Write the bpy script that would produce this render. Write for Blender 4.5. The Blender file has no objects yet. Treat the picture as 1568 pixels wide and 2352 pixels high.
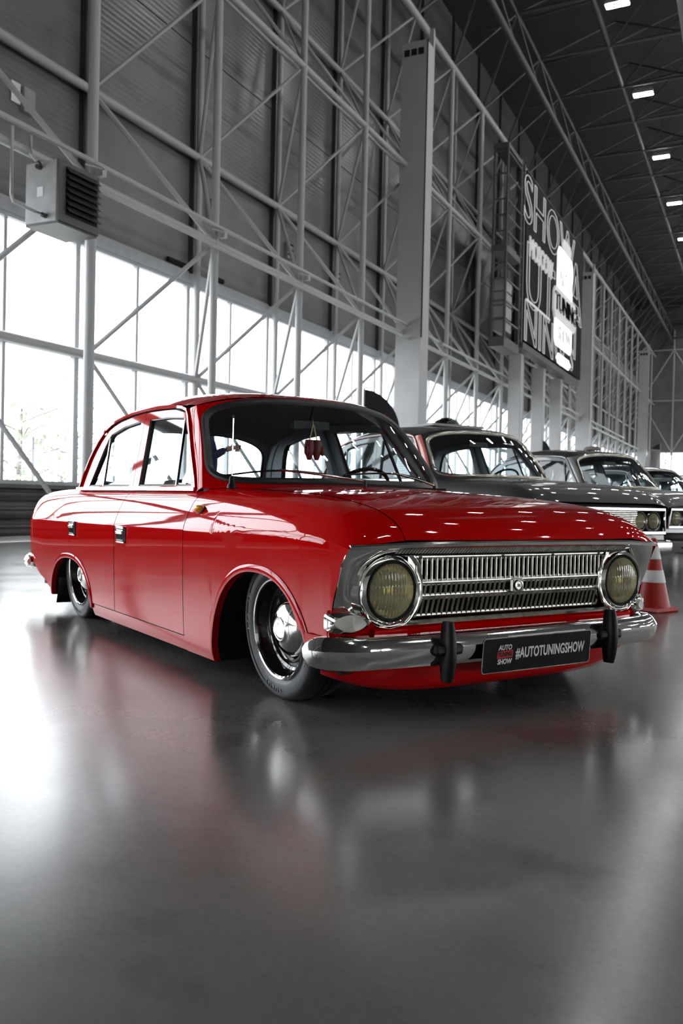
import bpy, math, random
import numpy as np
from mathutils import Vector, Matrix
random.seed(7)
C = bpy.context.scene.collection
R_ = math.radians

# ------------------------------------------------------------------ camera
th, pit, rol, FPX = R_(25.58), R_(0.75), R_(1.256), 2017.0
fw = Vector((-math.sin(th)*math.cos(pit), math.cos(th)*math.cos(pit), -math.sin(pit)))
rt = Vector((math.cos(th), math.sin(th), 0)); up = rt.cross(fw)
r2 = rt*math.cos(rol) + up*math.sin(rol); u2 = -rt*math.sin(rol) + up*math.cos(rol)
cd = bpy.data.cameras.new('camera'); cam = bpy.data.objects.new('camera', cd); C.objects.link(cam)
m = Matrix((r2, u2, -fw)).transposed().to_4x4(); m.translation = Vector((0, 0, 0.72)); cam.matrix_world = m
cd.sensor_fit = 'HORIZONTAL'; cd.sensor_width = 24.0; cd.lens = FPX/1568*24.0
cd.clip_start = 0.05; cd.clip_end = 400
cd.dof.use_dof = True; cd.dof.focus_distance = 3.2; cd.dof.aperture_fstop = 5.0
bpy.context.scene.camera = cam
# ------------------------------------------------------------------ sky and exposure
w = bpy.data.worlds.new('sky'); bpy.context.scene.world = w; w.use_nodes = True
w.node_tree.nodes['Background'].inputs[0].default_value = (0.94, 0.97, 1.0, 1)
w.node_tree.nodes['Background'].inputs[1].default_value = 8.0
vs = bpy.context.scene.view_settings
vs.view_transform = 'Standard'; vs.look = 'None'; vs.gamma = 1.0; vs.use_curve_mapping = False
vs.exposure = 0.0
LAMP = 125.0

# ------------------------------------------------------------------ materials
def mat(name, col, rough=0.5, metal=0.0, spec=0.5, coat=0.0, noise=0.0, nscale=8.0, bump=0.0, bscale=40.0, rvar=0.0, emit=0.0, aniso=None):
    m = bpy.data.materials.new(name); m.use_nodes = True
    nt = m.node_tree; b = nt.nodes['Principled BSDF']
    b.inputs['Base Color'].default_value = (*col, 1); b.inputs['Roughness'].default_value = rough
    b.inputs['Metallic'].default_value = metal; b.inputs['Specular IOR Level'].default_value = spec
    b.inputs['Coat Weight'].default_value = coat; b.inputs['Coat Roughness'].default_value = 0.03
    if emit: b.inputs['Emission Color'].default_value = (*col, 1); b.inputs['Emission Strength'].default_value = emit
    tc = nt.nodes.new('ShaderNodeTexCoord')
    if noise or rvar:
        n = nt.nodes.new('ShaderNodeTexNoise'); n.inputs['Scale'].default_value = nscale; n.inputs['Detail'].default_value = 6
        nt.links.new(tc.outputs['Object'], n.inputs['Vector'])
        if noise:
            r = nt.nodes.new('ShaderNodeValToRGB')
            r.color_ramp.elements[0].position = 0.3; r.color_ramp.elements[1].position = 0.7
            r.color_ramp.elements[0].color = (*[c*(1-noise) for c in col], 1)
            r.color_ramp.elements[1].color = (*[min(1, c*(1+noise)) for c in col], 1)
            nt.links.new(n.outputs['Fac'], r.inputs[0]); nt.links.new(r.outputs[0], b.inputs['Base Color'])
        if rvar:
            q = nt.nodes.new('ShaderNodeMapRange'); q.inputs[3].default_value = max(0, rough-rvar); q.inputs[4].default_value = rough+rvar
            nt.links.new(n.outputs['Fac'], q.inputs[0]); nt.links.new(q.outputs[0], b.inputs['Roughness'])
    if bump:
        n2 = nt.nodes.new('ShaderNodeTexNoise'); n2.inputs['Scale'].default_value = bscale
        nt.links.new(tc.outputs['Object'], n2.inputs['Vector'])
        bp = nt.nodes.new('ShaderNodeBump'); bp.inputs['Strength'].default_value = bump; bp.inputs['Distance'].default_value = 0.01
        nt.links.new(n2.outputs['Fac'], bp.inputs['Height']); nt.links.new(bp.outputs[0], b.inputs['Normal'])
    return m
def ribmat(name, col, axis, scale, strength, rough=0.4, noise=0.15, nscale=1.5, dist=0.02, spec=0.5):
    m = mat(name, col, rough, noise=noise, nscale=nscale, spec=spec); nt = m.node_tree
    wv = nt.nodes.new('ShaderNodeTexWave'); wv.bands_direction = axis; wv.inputs['Scale'].default_value = scale
    tc = nt.nodes.new('ShaderNodeTexCoord'); nt.links.new(tc.outputs['Object'], wv.inputs['Vector'])
    bp = nt.nodes.new('ShaderNodeBump'); bp.inputs['Strength'].default_value = strength; bp.inputs['Distance'].default_value = dist
    nt.links.new(wv.outputs['Fac'], bp.inputs['Height']); nt.links.new(bp.outputs[0], nt.nodes['Principled BSDF'].inputs['Normal'])
    return m
def glassmat(name, tint=(1, 1, 1), refl=1.0):
    m = bpy.data.materials.new(name); m.use_nodes = True; nt = m.node_tree
    nt.nodes.remove(nt.nodes['Principled BSDF']); out = nt.nodes['Material Output']
    t = nt.nodes.new('ShaderNodeBsdfTransparent'); t.inputs[0].default_value = (*tint, 1)
    g = nt.nodes.new('ShaderNodeBsdfGlossy'); g.inputs['Roughness'].default_value = 0.01; g.inputs[0].default_value = (refl, refl, refl, 1)
    f = nt.nodes.new('ShaderNodeFresnel'); f.inputs[0].default_value = 1.5
    gm = nt.nodes.new('ShaderNodeNewGeometry'); mr = nt.nodes.new('ShaderNodeMapRange'); mr.inputs[3].default_value = 1.5; mr.inputs[4].default_value = 1/1.5
    nt.links.new(gm.outputs['Backfacing'], mr.inputs[0]); nt.links.new(mr.outputs[0], f.inputs[0])   # the same pane from either side
    x = nt.nodes.new('ShaderNodeMixShader')
    nt.links.new(f.outputs[0], x.inputs[0]); nt.links.new(t.outputs[0], x.inputs[1]); nt.links.new(g.outputs[0], x.inputs[2])
    nt.links.new(x.outputs[0], out.inputs[0]); return m
M = {}
M['red'] = mat('red_paint', (0.50, 0.0004, 0.0012), 0.5, spec=0.0, coat=0.85, rvar=0.03, nscale=3)
M['chrome'] = mat('chrome', (0.93, 0.92, 0.89), 0.08, 1.0, bump=0.03, bscale=9)
M['dullchrome'] = mat('aged_chrome', (0.50, 0.48, 0.42), 0.22, 1.0, noise=0.25, nscale=35, rvar=0.1)
M['black'] = mat('black_rubber', (0.006, 0.006, 0.006), 0.42, spec=.25, noise=0.2, nscale=20)
M['gblack'] = mat('gloss_black', (0.008, 0.008, 0.009), 0.12, coat=0.6, rvar=0.04)
M['rubber'] = mat('window_rubber', (0.014, 0.015, 0.017), 0.38, noise=0.15)
M['void'] = mat('dark_cavity', (0.006, 0.006, 0.006), 0.9, noise=0.2)
M['tyre'] = mat('tyre_rubber', (0.025, 0.027, 0.03), 0.42, noise=0.25, nscale=25, bump=0.1, bscale=120)
M['tread'] = mat('tyre_lettering', (0.16, 0.17, 0.18), 0.5, noise=0.1)
M['liner'] = mat('headliner', (0.24, 0.25, 0.27), 0.9, noise=0.1, nscale=30)
M['seat'] = mat('seat_vinyl', (0.03, 0.03, 0.033), 0.5, noise=0.2, bump=0.1)
M['glass'] = glassmat('car_glass', (0.86, 0.92, 0.93))
M['pane'] = glassmat('window_pane', (0.97, 0.98, 0.99), 0.6)
M['lens'] = mat('lamp_glass', (0.86, 0.80, 0.50), 0.08)
M['orange'] = mat('amber_lens', (0.95, 0.30, 0.01), 0.15, coat=0.5, noise=0.2, nscale=60)
M['white'] = mat('white_paint', (0.8, 0.8, 0.8), 0.5, noise=0.06)
M['milky'] = mat('milky_lens', (0.55, 0.54, 0.49), 0.15, coat=0.6, noise=0.12, nscale=25)
M['pendant'] = mat('pendant_red', (0.16, 0.012, 0.012), 0.5, noise=0.2, nscale=60)
M['brass'] = mat('brass', (0.5, 0.42, 0.2), 0.3, 1.0, noise=0.1)
M['reflector'] = mat('lamp_reflector', (0.95, 0.88, 0.62), 0.26, 1.0, rvar=0.08, nscale=14)
M['steel'] = mat('white_steel', (0.39, 0.39, 0.39), 0.45, noise=0.07, nscale=2)
M['roofsteel'] = mat('roof_steel', (0.07, 0.07, 0.07), 0.5, noise=0.08, nscale=2)
M['panel'] = ribmat('wall_panel', (0.15, 0.15, 0.152), 'Z', 3.2, 0.13, 0.30, 0.18, 0.9)
M['seamcap'] = mat('dark_seam', (0.05, 0.05, 0.05), 0.5, noise=0.1)
M['column'] = mat('column_cladding', (0.42, 0.42, 0.42), 0.5, noise=0.06, nscale=1.5)
M['ceiling'] = ribmat('ceiling_sheet', (0.04, 0.04, 0.04), 'Y', 4.0, 0.5, 0.6, 0.15, 1.0)
M['frame'] = mat('window_frame', (0.42, 0.43, 0.44), 0.4, noise=0.06)
M['socle'] = ribmat('socle_sheet', (0.085, 0.083, 0.078), 'Z', 1.1, 1.0, 0.45, 0.25, 2.0, 0.05)
M['lampglow'] = mat('lamp_glow', (1.0, 1.0, 1.0), 0.5, emit=LAMP)
M['lampbody'] = mat('lamp_body', (0.3, 0.3, 0.3), 0.5, noise=0.1)
M['heater'] = mat('heater_casing', (0.42, 0.42, 0.42), 0.4, noise=0.12, nscale=5)
M['heaterdark'] = mat('heater_louvre', (0.045, 0.045, 0.047), 0.4, noise=0.15)
M['screen'] = mat('screen_face', (0.006, 0.006, 0.006), 0.6, spec=.05, noise=0.2)
M['scrtext'] = mat('screen_lines', (0.6, 0.6, 0.6), 0.5, emit=0.4)
M['scrgrey'] = mat('screen_grey', (0.6, 0.6, 0.6), 0.5, emit=0.45)
M['scrwhite'] = mat('screen_white', (1, 1, 1), 0.5, emit=1.2)
M['ground'] = mat('yard_ground', (0.45, 0.45, 0.44), 0.9, noise=0.2, nscale=0.5)
M['leaf'] = mat('leaves', (0.50, 0.55, 0.42), 0.7, noise=0.4, nscale=3)
M['bark'] = mat('bark', (0.25, 0.22, 0.2), 0.9, noise=0.3)
M['wire'] = mat('fence_wire', (0.35, 0.36, 0.37), 0.5, noise=0.1)
M['conered'] = mat('cone_red', (0.40, 0.015, 0.006), 0.45, noise=0.15, nscale=12)
M['flag'] = mat('flag_black', (0.012, 0.012, 0.014), 0.8, noise=0.2)
M['flagw'] = mat('flag_pale', (0.55, 0.55, 0.55), 0.8, noise=0.1)
M['plate'] = mat('plate_black', (0.007, 0.007, 0.006), 0.35, spec=.12, noise=0.35, nscale=18)
M['ink'] = mat('plate_white', (0.75, 0.74, 0.70), 0.4, noise=0.05)
M['inkred'] = mat('plate_red', (0.42, 0.01, 0.01), 0.4, noise=0.15, nscale=90)
M['jacket'] = mat('navy_cloth', (0.02, 0.03, 0.08), 0.85, noise=0.2, nscale=12)
M['skin'] = mat('skin', (0.55, 0.33, 0.24), 0.55, noise=0.08, nscale=30)
M['hair'] = mat('dark_hair', (0.02, 0.015, 0.012), 0.6, noise=0.3, nscale=60)
b = M['lens'].node_tree.nodes['Principled BSDF']; b.inputs['Transmission Weight'].default_value = 0.80; b.inputs['IOR'].default_value = 1.25
_nt = M['lens'].node_tree; _w = _nt.nodes.new('ShaderNodeTexWave'); _w.bands_direction = 'Y'; _w.inputs['Scale'].default_value = 26
_w2 = _nt.nodes.new('ShaderNodeTexWave'); _w2.bands_direction = 'Z'; _w2.inputs['Scale'].default_value = 6
_tc = _nt.nodes.new('ShaderNodeTexCoord'); _a = _nt.nodes.new('ShaderNodeMath'); _bp = _nt.nodes.new('ShaderNodeBump')
_nt.links.new(_tc.outputs['Object'], _w.inputs[0]); _nt.links.new(_tc.outputs['Object'], _w2.inputs[0])
_nt.links.new(_w.outputs['Fac'], _a.inputs[0]); _nt.links.new(_w2.outputs['Fac'], _a.inputs[1])
_bp.inputs['Strength'].default_value = 0.7; _bp.inputs['Distance'].default_value = 0.003
_nt.links.new(_a.outputs[0], _bp.inputs['Height']); _nt.links.new(_bp.outputs[0], b.inputs['Normal'])

# polished concrete
def floor_mat():
    m = bpy.data.materials.new('polished_concrete'); m.use_nodes = True; nt = m.node_tree; b = nt.nodes['Principled BSDF']
    tc = nt.nodes.new('ShaderNodeTexCoord'); L = nt.links.new
    def noise(s, d, dist=0.0):
        n = nt.nodes.new('ShaderNodeTexNoise'); n.inputs['Scale'].default_value = s; n.inputs['Detail'].default_value = d; n.inputs['Distortion'].default_value = dist
        L(tc.outputs['Object'], n.inputs['Vector']); return n
    n1 = noise(0.9, 8, 0.6); n2 = noise(2.6, 5, 0.0); n3 = noise(60, 3)
    r = nt.nodes.new('ShaderNodeValToRGB'); r.color_ramp.elements[0].position = 0.30; r.color_ramp.elements[0].color = (0.095, 0.095, 0.093, 1)
    r.color_ramp.elements[1].position = 0.72; r.color_ramp.elements[1].color = (0.18, 0.179, 0.175, 1)
    L(n1.outputs['Fac'], r.inputs[0])
    r2 = nt.nodes.new('ShaderNodeValToRGB'); r2.color_ramp.elements[0].position = 0.28; r2.color_ramp.elements[0].color = (0.55, 0.55, 0.55, 1)
    r2.color_ramp.elements[1].position = 0.46; r2.color_ramp.elements[1].color = (1, 1, 1, 1); L(n2.outputs['Fac'], r2.inputs[0])
    mx = nt.nodes.new('ShaderNodeMix'); mx.data_type = 'RGBA'; mx.blend_type = 'MULTIPLY'; mx.inputs[0].default_value = 0.9
    L(r.outputs[0], mx.inputs[6]); L(r2.outputs[0], mx.inputs[7])
    sp = nt.nodes.new('ShaderNodeMapRange'); sp.inputs[3].default_value = 0.85; sp.inputs[4].default_value = 1.15; L(n3.outputs['Fac'], sp.inputs[0])
    mm = nt.nodes.new('ShaderNodeVectorMath'); mm.operation = 'SCALE'; L(mx.outputs[2], mm.inputs[0]); L(sp.outputs[0], mm.inputs[3])
    L(mm.outputs[0], b.inputs['Base Color'])
    q = nt.nodes.new('ShaderNodeMapRange'); q.inputs[1].default_value = 0.1; q.inputs[2].default_value = 0.9; q.inputs[3].default_value = 0.15; q.inputs[4].default_value = 0.26
    L(n2.outputs['Fac'], q.inputs[0]); L(q.outputs[0], b.inputs['Roughness'])
    bp = nt.nodes.new('ShaderNodeBump'); bp.inputs['Strength'].default_value = 0.12; bp.inputs['Distance'].default_value = 0.01
    L(n1.outputs['Fac'], bp.inputs['Height']); L(bp.outputs[0], b.inputs['Normal'])
    b.inputs['Specular IOR Level'].default_value = 0.6; return m
M['floor'] = floor_mat()

# ------------------------------------------------------------------ mesh helpers
def link(name, me, mt, parent=None, smooth=40):
    o = bpy.data.objects.new(name, me); C.objects.link(o)
    if mt is not None and not me.materials: me.materials.append(mt)
    if smooth and len(me.polygons):
        me.shade_smooth(); me.set_sharp_from_angle(angle=R_(smooth))
    if parent is not None: o.parent = parent
    return o
class MB:
    def __init__(s): s.v = []; s.f = []
    def add(s, vs, fs):
        k = len(s.v); s.v += [tuple(p) for p in vs]; s.f += [tuple(i+k for i in f) for f in fs]; return s
    def grid(s, rows, cu=False, cv=False, flip=False):
        nr, nc = len(rows), len(rows[0]); vs = [p for r in rows for p in r]; fs = []
        for i in range(nr if cu else nr-1):
            for j in range(nc if cv else nc-1):
                a, b, c, d = i*nc+j, i*nc+(j+1) % nc, ((i+1) % nr)*nc+(j+1) % nc, ((i+1) % nr)*nc+j
                fs.append((d, c, b, a) if flip else (a, b, c, d))
        return s.add(vs, fs)
    def box(s, a, b):
        x0, y0, z0 = a; x1, y1, z1 = b
        return s.add([(x0,y0,z0),(x1,y0,z0),(x1,y1,z0),(x0,y1,z0),(x0,y0,z1),(x1,y0,z1),(x1,y1,z1),(x0,y1,z1)],
                     [(3,2,1,0),(4,5,6,7),(0,1,5,4),(1,2,6,5),(2,3,7,6),(3,0,4,7)])
    def sweep(s, path, prof, closed=False, upv=(0, 0, 1), cap=True, scale=None):
        """prof: (a,b) pairs, a along side vector, b along up"""
        P = [Vector(p) for p in path]; n = len(P); rows = []; U = Vector(upv)
        for i in range(n):
            if closed: t = P[(i+1) % n]-P[i-1]
            else: t = P[min(i+1, n-1)]-P[max(i-1, 0)]
            t.normalize(); a = t.cross(U)
            if a.length < 1e-4: a = t.cross(Vector((1, 0, 0)))
            a.normalize(); b = a.cross(t); k = scale[i] if scale else 1
            rows.append([P[i]+a*(q[0]*k)+b*(q[1]*k) for q in prof])
        s.grid(rows, cu=closed, cv=True)
        if cap and not closed:
            k = len(s.v); m = len(prof)
            s.f.append(tuple(k-n*m+j for j in range(m))[::-1]); s.f.append(tuple(k-m+j for j in range(m)))
        return s
    def tube(s, path, r, n=8, closed=False, upv=(0, 0, 1), scale=None, cap=True):
        return s.sweep(path, [(r*math.cos(2*math.pi*i/n), r*math.sin(2*math.pi*i/n)) for i in range(n)], closed, upv, cap, scale)
    def lathe(s, prof, n=32, axis='Y', c=(0, 0, 0), flip=False):
        """prof (r, h) ; axis direction h"""
        rows = []
        for i in range(n):
            a = 2*math.pi*i/n; ca, sa = math.cos(a), math.sin(a); row = []
            for r, h in prof:
                if axis == 'Y': p = (c[0]+r*ca, c[1]+h, c[2]+r*sa)
                elif axis == 'X': p = (c[0]+h, c[1]+r*ca, c[2]+r*sa)
                else: p = (c[0]+r*ca, c[1]+r*sa, c[2]+h)
                row.append(p)
            rows.append(row)
        return s.grid(rows, cu=True, flip=flip)
    def prism(s, pts, d):
        """pts: loop of 3d points, d: extrusion vector"""
        n = len(pts); d = Vector(d); a = [Vector(p) for p in pts]
        return s.add(a+[p+d for p in a], [tuple(range(n))[::-1], tuple(range(n, 2*n))]+[(i, (i+1) % n, (i+1) % n+n, i+n) for i in range(n)])
    def ring(s, outer, inner, fn, k=2, dep=0.0):
        """strip between two (same length) closed 2D loops mapped by fn(a,b)->3d"""
        n = len(outer)
        rows = [[fn(o[0]+(q[0]-o[0])*t/k, o[1]+(q[1]-o[1])*t/k) for o, q in zip(outer, inner)] for t in range(k+1)]
        return s.grid(rows, cv=True)
    def build(s, name, mt, parent=None, smooth=40, fix=False, bevel=0, solid=0):
        me = bpy.data.meshes.new(name); me.from_pydata([tuple(p) for p in s.v], [], s.f); me.update()
        if fix:
            import bmesh
            bm = bmesh.new(); bm.from_mesh(me); bmesh.ops.remove_doubles(bm, verts=bm.verts, dist=1e-5)
            bmesh.ops.recalc_face_normals(bm, faces=bm.faces); bm.to_mesh(me); bm.free()
        o = link(name, me, mt, parent, smooth)
        if bevel:
            q = o.modifiers.new('bevel', 'BEVEL'); q.width = bevel; q.segments = 2; q.limit_method = 'ANGLE'; q.angle_limit = R_(40)
        if solid:
            q = o.modifiers.new('solid', 'SOLIDIFY'); q.thickness = solid; q.offset = 0
        return o
def empty(name, loc, rz=0.0, label=None, cat=None, group=None, kind=None):
    o = bpy.data.objects.new(name, None); C.objects.link(o); o.location = loc; o.rotation_euler = (0, 0, rz); o.empty_display_size = 0.1
    return tag(o, label, cat, group, kind)
def tag(o, label=None, cat=None, group=None, kind=None):
    if label: o['label'] = label
    if cat: o['category'] = cat
    if group: o['group'] = group
    if kind: o['kind'] = kind
    return o
def copy_tree(o, parent=None):
    c = o.copy(); C.objects.link(c); c.parent = parent
    for ch in list(o.children): copy_tree(ch, c)
    return c
_tubes = {}
def tubemesh(n, mt):
    k = (n, mt.name)
    if k not in _tubes:
        b = MB().lathe([(1, 0), (1, 1)], n, 'Z')
        b.f.append(tuple(i*2 for i in range(n))[::-1]); b.f.append(tuple(i*2+1 for i in range(n)))
        me = bpy.data.meshes.new('tube'); me.from_pydata(b.v, [], b.f); me.update(); me.materials.append(mt)
        me.shade_smooth(); me.set_sharp_from_angle(angle=R_(50)); _tubes[k] = me
    return _tubes[k]
def member(name, a, b, r, mt, parent, n=8):
    a, b = Vector(a), Vector(b); d = b-a; L = d.length
    o = bpy.data.objects.new(name, tubemesh(n, mt)); C.objects.link(o)
    q = d.to_track_quat('Z', 'Y'); o.rotation_mode = 'QUATERNION'; o.rotation_quaternion = q; o.location = a; o.scale = (r, r, L)
    o.parent = parent; return o
def textgeo(s, size, outline=0.0, ext=0.002, spacing=1.0, shear=0):
    cu = bpy.data.curves.new('lettering', 'FONT'); cu.body = s; cu.size = size; cu.align_x = 'CENTER'; cu.align_y = 'CENTER'; cu.space_character = spacing; cu.shear = shear
    cu.resolution_u = 4
    if outline: cu.fill_mode = 'NONE'; cu.bevel_depth = outline; cu.bevel_resolution = 0
    else: cu.extrude = ext; cu.offset = size*0.028
    o = bpy.data.objects.new('lettering', cu); C.objects.link(o)
    dg = bpy.context.evaluated_depsgraph_get(); me = o.evaluated_get(dg).to_mesh()
    v = [tuple(p.co) for p in me.vertices]; f = [tuple(p.vertices) for p in me.polygons]
    o.evaluated_get(dg).to_mesh_clear(); bpy.data.objects.remove(o); bpy.data.curves.remove(cu); return v, f
def text(name, s, size, mt, parent, Mx, outline=0.0, ext=0.002, shear=0, sx=1.0, spacing=1.0):
    v, f = textgeo(s, size, outline, ext, spacing, shear); Mm = Mx @ Matrix.Diagonal((sx, 1, 1, 1))
    b = MB().add([Mm @ Vector(p) for p in v], f); return b.build(name, mt, parent, smooth=0)
def axes(x, y, z, loc):
    m = Matrix((Vector(x), Vector(y), Vector(z))).transposed().to_4x4(); m.translation = Vector(loc); return m

# ================================================================== THE HALL (wall on the left at x = -10, running along +y)
XW, XF, YE, YB, XR = -10.0, -8.42, 78.0, -24.0, 40.0
HC = 17.4
flo = MB().add([(XW, YB, 0), (XR, YB, 0), (XR, YE, 0), (XW, YE, 0)], [(0, 1, 2, 3)]).build('floor', M['floor'], smooth=0); tag(flo, kind='structure')
cl = MB().box((XW-0.3, YB, HC), (XR, YE, HC+0.2)).build('ceiling', M['ceiling'], smooth=0); tag(cl, kind='structure')
PW = mat('far_panel', (0.55, 0.55, 0.52), 0.5, noise=0.1, nscale=.5)
o = MB().box((XR, YB, 0), (XR+0.2, YE, .9)).box((XR, YB, 4.8), (XR+0.2, YE, HC)).build('wall_right', PW, smooth=0); tag(o, kind='structure')
MB().add([(XR+.1, YB, .9), (XR+.1, YE, .9), (XR+.1, YE, 4.8), (XR+.1, YB, 4.8)], [(0, 1, 2, 3)]).build('pane', M['pane'], o, smooth=0)
g_ = MB()
for k in range(34): g_.box((XR+.02, YB+3*k, .9), (XR+.12, YB+3*k+.12, 4.8))
g_.box((XR+.02, YB, 2.95), (XR+.12, YE, 3.05)); g_.build('mullion', M['frame'], o, smooth=0)
o = MB().box((XW, YB-.2, 0), (XR, YB, HC)).build('wall_back', PW, smooth=0); tag(o, kind='structure')
# left wall: socle, and panels from z 4.85 up
wl = MB().box((XW-0.22, YB, 4.95), (XW-0.12, YE, HC)).build('wall_left', M['seamcap'], smooth=0); tag(wl, kind='structure')
def ribbed(y0, y1, z0, z1, x, per=0.125, d=0.03):
    rows = []; n = max(2, round((z1-z0)/per)); b = MB()
    prof = []
    for i in range(n):
        z = z0+(z1-z0)*i/n; h = (z1-z0)/n
        prof += [(x, z), (x, z+h*0.5), (x+d, z+h*0.62), (x+d, z+h*0.9)]
    prof.append((x, z1))
    b.grid([[(p[0], y0, p[1]) for p in prof], [(p[0], y1, p[1]) for p in prof]]); return b
soc = MB(); s0 = ribbed(YB, YE, 0.0, 0.80, XW-0.02); soc.add(s0.v, s0.f)
soc.box((XW-0.25, YB, 0.80), (XW+0.06, YE, 0.86))
soc.build('baseboard_left', M['socle'], smooth=20); tag(bpy.data.objects['baseboard_left'], kind='structure')
SEAM0 = 10.92  # y of one seam; every 3 m
ks = range(-12, 23)
seams = [SEAM0+3*k for k in ks if YB < SEAM0+3*k < YE]
zs = [5.02, 7.18, 9.33, 11.5, 13.6, 15.5, 17.4]
pme = {}
def panelmesh(h):
    if h not in pme:
        me = MB().box((0, 0.05, 0.012), (0.1, 2.95, h-0.012)); q = bpy.data.meshes.new('wall_panel'); q.from_pydata(me.v, [], me.f); q.materials.append(M['panel']); pme[h] = q
    return pme[h]
for y in seams[:-1]:
    if y < -6: continue
    for a, b_ in zip(zs[:-1], zs[1:]):
        o = bpy.data.objects.new('wall_panel', panelmesh(round(b_-a, 3))); C.objects.link(o); o.parent = wl
        o.location = (XW-0.11+random.uniform(0, 0.006), y, a)
capb = MB().box((0, -0.045, 5.0), (0.15, 0.045, HC)).box((0.16, -0.025, 5.0), (0.19, 0.025, HC))
cme = bpy.data.meshes.new('seam_cover'); cme.from_pydata(capb.v, [], capb.f); cme.materials.append(M['seamcap'])
for y in seams:
    o = bpy.data.objects.new('seam_cover', cme); C.objects.link(o); o.parent = wl; o.location = (XW-0.12, y, 0)
MB().box((XW-0.14, YB, 4.82), (XW+0.02, YE, 5.03)).build('window_head', M['frame'], wl, smooth=0)
# windows: one unit per bay
fr = MB()
for (y0, y1, z0, z1) in ((0.0, 0.05, .86, 4.82), (2.95, 3.0, .86, 4.82), (0.05, 2.95, .86, .92), (0.05, 2.95, 2.93, 3.02), (0.05, 2.95, 4.76, 4.82)):
    fr.box((-0.05, y0, z0), (0.05, y1, z1))
fme = bpy.data.meshes.new('window_frame'); fme.from_pydata(fr.v, [], fr.f); fme.materials.append(M['frame'])
mu = MB().box((-0.045, 1.47, .92), (0.045, 1.53, 2.93)).box((-0.045, 1.47, 3.02), (0.045, 1.53, 4.76))
mme = bpy.data.meshes.new('mullion'); mme.from_pydata(mu.v, [], mu.f); mme.materials.append(M['frame'])
def pmesh(z0, z1):
    q = bpy.data.meshes.new('pane'); q.from_pydata([(0, 0, z0), (0, 1.42, z0), (0, 1.42, z1), (0, 0, z1)], [], [(0, 1, 2, 3)]); q.materials.append(M['pane']); return q
p1, p2 = pmesh(.92, 2.93), pmesh(3.02, 4.76)
n = 0
for y in seams[:-1]:
    n += 1
    e = bpy.data.objects.new('window_%d' % n, fme); C.objects.link(e); e.location = (XW-0.06, y, 0); e['kind'] = 'structure'
    o = bpy.data.objects.new('mullion', mme); C.objects.link(o); o.parent = e
    for q, yy in ((p1, .05), (p2, .05), (p1, 1.53), (p2, 1.53)):
        o = bpy.data.objects.new('pane', q); C.objects.link(o); o.parent = e; o.location = (0, yy, 0)
# end wall with a band of glazing low down
we = MB().box((XW-.3, YE, 5.3), (XR, YE+0.15, HC)).box((XW-.3, YE, 0), (XR, YE+0.15, 0.9)).build('wall_end', M['panel'], smooth=0); tag(we, kind='structure')
for i in range(10):
    x = XW+0.1+5*i
    e = MB().box((x, YE, .9), (x+.12, YE+.1, 5.3)).box((x+2.45, YE, .9), (x+2.55, YE+.1, 5.3)).box((x, YE, 3.0), (x+5, YE+.1, 3.12)).build('window_%d' % (n+1+i), M['frame'], smooth=0); e['kind'] = 'structure'
    MB().add([(x+.12, YE+.05, .9), (x+4.98, YE+.05, .9), (x+4.98, YE+.05, 5.3), (x+.12, YE+.05, 5.3)], [(0, 1, 2, 3)]).build('pane', M['pane'], e, smooth=0)
# ---- lattice wall frame
S_ = M['steel']
fz = [5.01, 9.32, 13.36]; bz = [2.97, 7.19, 11.5]
fy = [12.42+3*k for k in range(-7, 22)]; by = [10.95+3*k for k in range(-7, 22)]
bigs = [21.42, 45.42, 69.42, -2.58]
wf = empty('wall_frame', (XF, 12.42, 0), 0, 'white tubular steel lattice frame standing before the tall hall wall', 'steel frame', kind='structure')
for ch in (wf,): ch.location = (0, 0, 0)
for y in fy:
    if y > YE-1: continue
    if min(abs(y-q) for q in bigs) > 1: member('post_tube', (XF, y, 0), (XF, y, fz[2]), 0.075 if y < 10 else 0.068, S_, wf, 12)
    else: pass
    yn = min(y+3, YE)
    for z, r in zip(fz, (0.06, 0.062, 0.10)): member('chord_tube', (XF, y, z), (XF, yn, z), r, S_, wf)
    # catwalk twin tube beside the middle chord
    member('rail_tube', (XF-0.28, y, fz[1]+0.12), (XF-0.28, yn, fz[1]+0.12), 0.03, S_, wf)
for y in by:
    if y > YE-1.6: continue
    XBk = XW+0.16
    member('wall_post', (XBk, y, 0), (XBk, y, 15.4), 0.062, S_, wf)
    for z in bz: member('girt_tube', (XBk, y, z), (XBk, y+3, z), 0.072, S_, wf, 10)
    ya, yb = y-1.53, y+1.47
    far = y > 52
    pairs = [(0, 0, ya), (0, 0, yb), (0, -1, yb), (0, 1, ya), (0, 1, yb), (1, 1, ya), (1, 1, yb), (1, 2, yb), (1, 2, ya), (2, 2, ya), (2, 2, yb)]
    for f_, b_, yy in pairs:
        if far and f_ == 0 and b_ == 1: continue
        if b_ == -1: member('brace_tube', (XBk, y, bz[0]), (XF, yb, 0.05), 0.038, S_, wf, 6); continue
        member('brace_tube', (XBk, y, bz[b_]), (XF, yy, fz[f_]), 0.042 if f_ == 0 else 0.036, S_, wf, 6)
for z in fz + bz:   # little hub plates at the joints nearest the camera
    pass
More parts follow.
